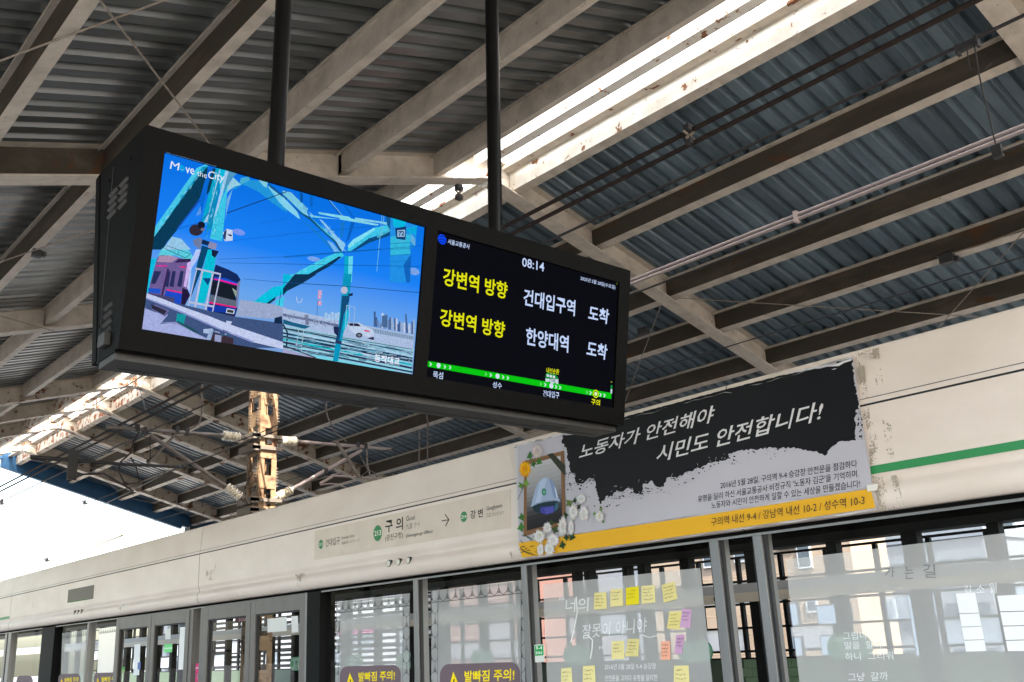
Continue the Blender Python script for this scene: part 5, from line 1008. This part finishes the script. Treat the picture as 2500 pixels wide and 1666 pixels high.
sticker('door_sticker', F2((388, 1368), (440, 1362), (440, 1438), (388, 1440)), (196, 176, 140), 'small green and beige sticker on the fourth sliding door', DG, extra=((F2((388, 1368), (440, 1362), (440, 1402), (388, 1408)), (90, 170, 90)),))
sticker('paper_notice', F1((1655, 1062), (1722, 1055), (1700, 1450), (1638, 1452)), (236, 238, 240), 'tall white paper notice on the second sliding door', DG, 'notice')
sticker('paper_notice', F1((1520, 1072), (1568, 1068), (1568, 1170), (1518, 1172)), (226, 228, 228), 'short white paper notice on the second sliding door', DG, 'notice')
sticker('green_notice', F1((1508, 1218), (1585, 1214), (1582, 1290), (1506, 1294)), (120, 220, 140), 'bright green notice on the second sliding door', DG, 'notice', ((F1((1510, 1250), (1584, 1246), (1584, 1258), (1510, 1262)), (220, 240, 225)),))
sticker('paper_notice', F1((1235, 1220), (1290, 1212), (1280, 1500), (1226, 1505)), (232, 235, 240), 'tall white paper notice on the first sliding door', DG, 'notice', ((F1((1266, 1385), (1292, 1382), (1290, 1448), (1264, 1450)), (110, 130, 190)),))
sticker('paper_notice', F2((105, 985), (282, 965), (282, 1095), (105, 1110)), (220, 222, 220), 'wide pale notice behind the fourth sliding door', DG, 'notice'); sticker('paper_notice', F2((325, 962), (386, 955), (388, 1105), (328, 1112)), (222, 222, 222), 'narrow pale notice on the fourth sliding door', DG, 'notice')
sticker('paper_notice', F4((1725, 750), (1905, 742), (2008, 1278), (1820, 1284)), (240, 241, 243), 'white paper strip on the poem glass at right', G, 'notice', [(F4((1752 + k * 26, 935 + k * 122), (1938 + k * 26, 928 + k * 122), (1940 + k * 26, 932 + k * 122), (1754 + k * 26, 940 + k * 122)), (120, 124, 128)) for k in range(3)])
sticker('paper_notice', F4((2105, 772), (2420, 755), (2500, 1280), (2205, 1280)), (240, 241, 243), 'white paper strip at the right edge of the poem glass', G, 'notice', [(F4((2135 + k * 24, 915 + k * 132), (2460, 908 + k * 132), (2460, 914 + k * 132), (2136 + k * 24, 922 + k * 132)), (120, 124, 128)) for k in range(3)])

# mirror behind the glass
t = thing('platform_mirror', 'dark octagonal mirror housing seen through the glass beside the post', 'mirror', on_x((1030, 1600), 5.2)); o8 = F2((1420, 1150), (1530, 1146), (1640, 1225), (1662, 1330), (1640, 1440), (1560, 1512), (1420, 1530))
b = MB(); b.plate([on_x(p, 5.2) for p in o8], (.06, 0, 0)); obj('housing', b, m_black, t); b = MB(); b.plate([on_x((1040 + 22 * math.cos(k * .45), 1608 + 30 * math.sin(k * .45)), 5.19) for k in range(14)], (.01, 0, 0)); obj('lens', b, m_dark, t)
b = MB(); p = on_x((1018, 1640), 5.25); b.tube([p, Vector((5.25, p.y, 0))], .03, 8); obj('stand', b, m_black, t)

# ================================================================== FAR PLATFORM
fp = thing('far_screen_door_wall', 'black framed screen doors of the opposite platform seen through the glass', 'screen doors', (12, 10, 0))
def fbar(name, y0, y1, z0, z1, m, x0=11.95, x1=12.1): b = MB(); b.box(x0, x1, y0, y1, z0, z1); return obj(name, b, m, fp)
fbar('top_beam', -8, 50, 2.67, 2.98, m_black, 11.9, 12.3)
fbar('header', -8, 50, 2.10, 2.22, mat('grey_back_panel', (.30, .30, .31), .5), 11.85, 12.0); fbar('header_lip', -8, 50, 1.97, 2.098, mat('beige_lip', (.46, .40, .33), .5), 11.84, 12.0)
ys = [(7.12, 7.27), (5.99, 6.2), (4.98, 5.12), (12.03, 12.15), (11.72, 11.86), (10.87, 10.99), (10.5, 10.66), (9.62, 9.80), (8.45, 8.6)] + [(13.4 + k * 1.18, 13.4 + k * 1.18 + (.22 if k % 3 == 0 else .12)) for k in range(24)] + [(3.6, 3.75), (2.4, 2.55)]
for y0, y1 in ys: fbar('post', y0, y1, 0, 2.668, m_black)
b = MB()
for y in (6.35, 6.9, 8.2, 9.1): b.tube([(11.835, y, 2.04), (11.845, y, 2.04)], .035, 12)
obj('lamp', b, m_dark, fp)
pill = flat((150, 196, 178)); pg = flat((50, 150, 100)); pk = flat((50, 60, 58)); rim_ = flat((70, 160, 120))
for k, y in enumerate((7.1, 9.62, 12.1, 14.57, 17.0, 18.9, 21.4)):
    t = thing('station_sticker', 'mint green station sticker ' + ('seen behind the left part of the poem glass', 'seen behind the right edge of the memorial glass', 'seen behind the memorial glass below the handwriting', 'just above the largest purple warning sticker', 'seen beside the post between the two large warning stickers', 'above the second largest purple warning sticker', 'seen through the fourth sliding door')[k], 'sticker', (11.9, y, 1.32), 'station stickers on the far doors')
    for nm, hw, hh, m, x in (('rim', .33, .155, rim_, 11.90), ('face', .31, .135, pill, 11.896)):
        b = MB(); b.poly([(x, y + s_ * (hw - hh) + hh * math.cos(a_) , 1.32 + hh * math.sin(a_)) for s_, a0 in ((1, -math.pi / 2), (-1, math.pi / 2)) for a_ in [a0 + i * math.pi / 8 for i in range(9)]]); obj(nm, b, m, t)
    b = MB(); b.poly([(11.893, y + .21 + .075 * math.cos(i * .45), 1.32 + .075 * math.sin(i * .45)) for i in range(14)]); obj('number_disc', b, pg, t)
    b = MB(); vs, fs = text_mesh('구 의', .012); b.add([(11.893, y + .08 - x * .26, 1.30 + z * .09) for x, z in vs], fs); vs, fs = text_mesh('Guui', 0); b.add([(11.893, y - .01 - x * .08, 1.225 + z * .035) for x, z in vs], fs); obj('lettering', b, pk, t, tri=True)
bw = thing('platform_back_wall', 'green tiled far platform wall with black window grid and frosted panes', 'wall', (19.3, 10, 0))
for y0 in [(-6 + k * .42) for k in range(100)]:
    for r_ in range(5):
        if 5.0 < y0 < 14 and r_ >= 1:
            if 'tile0' not in MATS:
                b = MB(); b.box(19.2, 19.24, .006, .414, .006, .184); MATS['tile0'] = mesh_of(b, 'tile', m_tile, bevel=.004)
            o = bpy.data.objects.new('tile', MATS['tile0']); COL.objects.link(o); o.parent = bw; o.location = Vector((0, y0 + (.21 if r_ % 2 else 0), r_ * .19)) - wl(bw)
b = MB(); b.box(19.24, 19.4, -8, 60, 0, .95); obj('wall_base', b, mat('dark_green_grout', (.06, .09, .055), .8), bw)
m_frost = glassy('frosted_pane', (.7, .78, .85), 1.3, .3, .62, (.86, .90, .95), True)
for z in (.96, 1.12, 1.63, 2.15, 2.66, 3.2): b = MB(); b.box(19.26, 19.34, -8, 60, z - .025, z + .025); obj('window_bar', b, m_black, bw)
for k in range(58): b = MB(); b.box(19.25, 19.35, -8 + k * 1.16, -8 + k * 1.16 + .09, .985, 3.17); obj('mullion', b, m_black, bw)
for k in range(56):
    for (z0, z1) in ((1.145, 1.605), (1.655, 2.125), (2.175, 2.635)):
        if random.random() < .34: b = MB(); y = -8 + k * 1.16; b.poly([(19.3, y + 1.16, z0), (19.3, y + .09, z0), (19.3, y + .09, z1), (19.3, y + 1.16, z1)]); obj('frosted_pane', b, m_frost, bw)

for k, q in enumerate((((1290, 772), (1460, 768), (1538, 1318), (1375, 1322)), ((455, 866), (745, 852), (758, 1018), (475, 1032)), ((490, 1145), (780, 1135), (795, 1308), (512, 1316)), ((210, 845), (266, 842), (286, 1040), (232, 1044)), ((250, 1156), (304, 1152), (324, 1318), (268, 1322)))):  # added glowing panes standing in for sky seen through the far windows
    ps = [on_x(p, 19.15) for p in F4(*q)]; yc_ = sum(p.y for p in ps) / 4
    t = thing('sky_glow_pane', ('tall pale blue lit poster box right of centre on the far platform', 'wide pale blue lit poster box, upper one of a pair on the far platform', 'wide pale blue lit poster box, lower one of a pair on the far platform', 'narrow pale blue lit box beside the left mullion, upper one', 'narrow pale blue lit box beside the left mullion, lower one')[k], 'light box', ps[0], 'lit boxes on the far platform')  # no poster boxes: added panes standing in for sky
    b = MB(); b.box(19.12, 19.22, min(p.y for p in ps) - .02, max(p.y for p in ps) + .02, min(p.z for p in ps) - .02, max(p.z for p in ps) + .02); obj('case', b, m_frame, t)
    b = MB(); b.poly([(19.115, max(p.y for p in ps), min(p.z for p in ps)), (19.115, min(p.y for p in ps), min(p.z for p in ps)), (19.115, min(p.y for p in ps), max(p.z for p in ps)), (19.115, max(p.y for p in ps), max(p.z for p in ps))]); obj('lit_face', b, emit((205, 226, 252), 1.05), t)
m_row = mat('blue_grey_render', (.13, .145, .165), .8, c2=(.11, .12, .14), scale=.4)
# ================================================================== BUILDINGS BEYOND
def building(name, label, x0, x1, y0, y1, zt, m, wins=(), grid=None, joints=0):
    t = thing(name, label, 'building', ((x0 + x1) / 2, (y0 + y1) / 2, -8)); b = MB(); b.box(x0, x1, y0, y1, -8, zt); obj('wall', b, m, t)
    b = MB(); b.box(x0 - .15, x1 + .15, y0 - .15, y1 + .15, zt, zt + .5); obj('parapet', b, m, t)
    for quad in wins:
        ps = [on_x(p, x0) for p in quad]; ya, yb_ = max(p.y for p in ps), min(p.y for p in ps); za, zb2 = min(p.z for p in ps), max(p.z for p in ps)
        f_ = MB(); f_.box(x0 - .06, x0 + .03, yb_ - .06, ya + .06, za - .08, zb2 + .06); wf = obj('window', f_, m_pale, t); b = MB(); b.box(x0 - .07, x0 - .05, yb_, ya, za, zb2); obj('pane', b, m_win, wf)
    if grid:
        ny_, nz_, z0, dz, wy_, wz = grid; dy = (y1 - y0) / ny_
        pm = mesh_of(MB().box(-.12, .02, 0, wy_, 0, wz), 'window', m_win)
        for i in range(ny_):
            for k in range(nz_):
                o = bpy.data.objects.new('window', pm); COL.objects.link(o); o.parent = t; o.location = Vector((x0, y0 + i * dy + (dy - wy_) / 2, z0 + k * dz)) - wl(t)
    if joints:
        b = MB(); z = -6
        while z < zt: b.box(x0 - .004, x0 + .01, y0, y1, z, z + .025); z += joints
        obj('stone_joint', b, mat('joint_' + name, (.30, .22, .15), .9), t, kind='stuff')
    return t
building('stone_building', 'tan stone office building with dark windows behind the far platform', 28, 30.2, 16.2, 24.6, 17, m_tan, [F4((100, 215), (215, 205), (215, 312), (105, 318)), F4((280, 280), (372, 276), (385, 492), (300, 494)), F3((1775, 358), (1850, 350), (1855, 490), (1780, 494)), F3((2055, 298), (2215, 285), (2220, 430), (2062, 436)), F4((370, 825), (440, 820), (445, 900), (380, 902)), F4((1085, 830), (1150, 822), (1170, 980), (1100, 985))], None, .62)
building('white_tower', 'distant white apartment tower with window grid, seen through the right glass', 90, 104, 36, 44.5, 34, mat('pale_tower_render', (.24, .26, .29), .8, c2=(.21, .23, .26)), grid=(6, 11, .5, 2.9, .95, 1.7))
building('grey_building', 'low grey building right of the tan stone building', 60, 75, 26, 35.5, 6.3, m_row, grid=(6, 4, -4, 2.6, 1.0, 1.3))
building('brick_building', 'red brick building with pale window behind the far platform', 27, 38, 30, 36, 10, m_brick, [F2((1470, 755), (1560, 750), (1560, 905), (1470, 910))], None, .3)
building('pale_building', 'pale rendered building between the brick and tan buildings', 30, 42, 26, 30, 5.4, m_pale, [F2((2110, 850), (2220, 845), (2220, 890), (2110, 892)), F2((1760, 840), (1870, 830), (1870, 920), (1765, 930))])
for k, (ya, yb_, zt) in enumerate(((-14, 4, 4.2), (5, 15, 2.6), (37, 47, 3.4), (48, 66, 5.6), (68, 90, 3.0), (92, 130, 6.5))):
    building('row_building', 'low grey building in the distant row, %s' % ('at the right edge', 'right of the tan building', 'behind the white tower', 'left of the white tower', 'beyond the louvred front', 'farthest one to the left')[k], 52, 66, ya, yb_, zt, m_row, grid=(max(3, int((yb_ - ya) / 2.6)), 4, zt - 9.2, 2.5, 1.2, 1.3))
lb = building('louvred_building', 'pale building front with horizontal white louvres behind the doors', 28, 40, 37.5, 66, 6.5, m_dark); lm = mesh_of(MB().box(-.18, -.02, 0, 27.6, 0, .14), 'louvre', m_pale)
for k in range(36): o = bpy.data.objects.new('louvre', lm); COL.objects.link(o); o.parent = lb; o.location = Vector((28, 37.9, -4 + k * .29)) - wl(lb)
b = MB(); b.plate([on_x(p, 27.6) for p in F2((760, 1065), (1095, 1040), (1095, 1105), (760, 1130))], (.15, 0, 0)); obj('sign_board', b, flat((196, 90, 150)), lb)
# near side wall behind the camera and street front opposite, closing the station on that side
nw = thing('platform_window_wall', 'black framed window wall at the back of the near platform', 'wall', (-3.1, 10, 0))
b = MB(); b.box(-3.2, -3.05, -20, 50, 0, .9); obj('wall_base', b, m_pale, nw)
for z in (1.7, 2.5): b = MB(); b.box(-3.16, -3.08, -20, 50, z - .03, z + .03); obj('window_bar', b, m_black, nw)
for k in range(24): b = MB(); b.box(-3.17, -3.07, -20 + k * 3, -19.88 + k * 3, .9, 3.4); obj('mullion', b, m_black, nw)
building('street_building', 'low pale street building behind the camera', -64, -50, -20, 40, -1, m_pale)
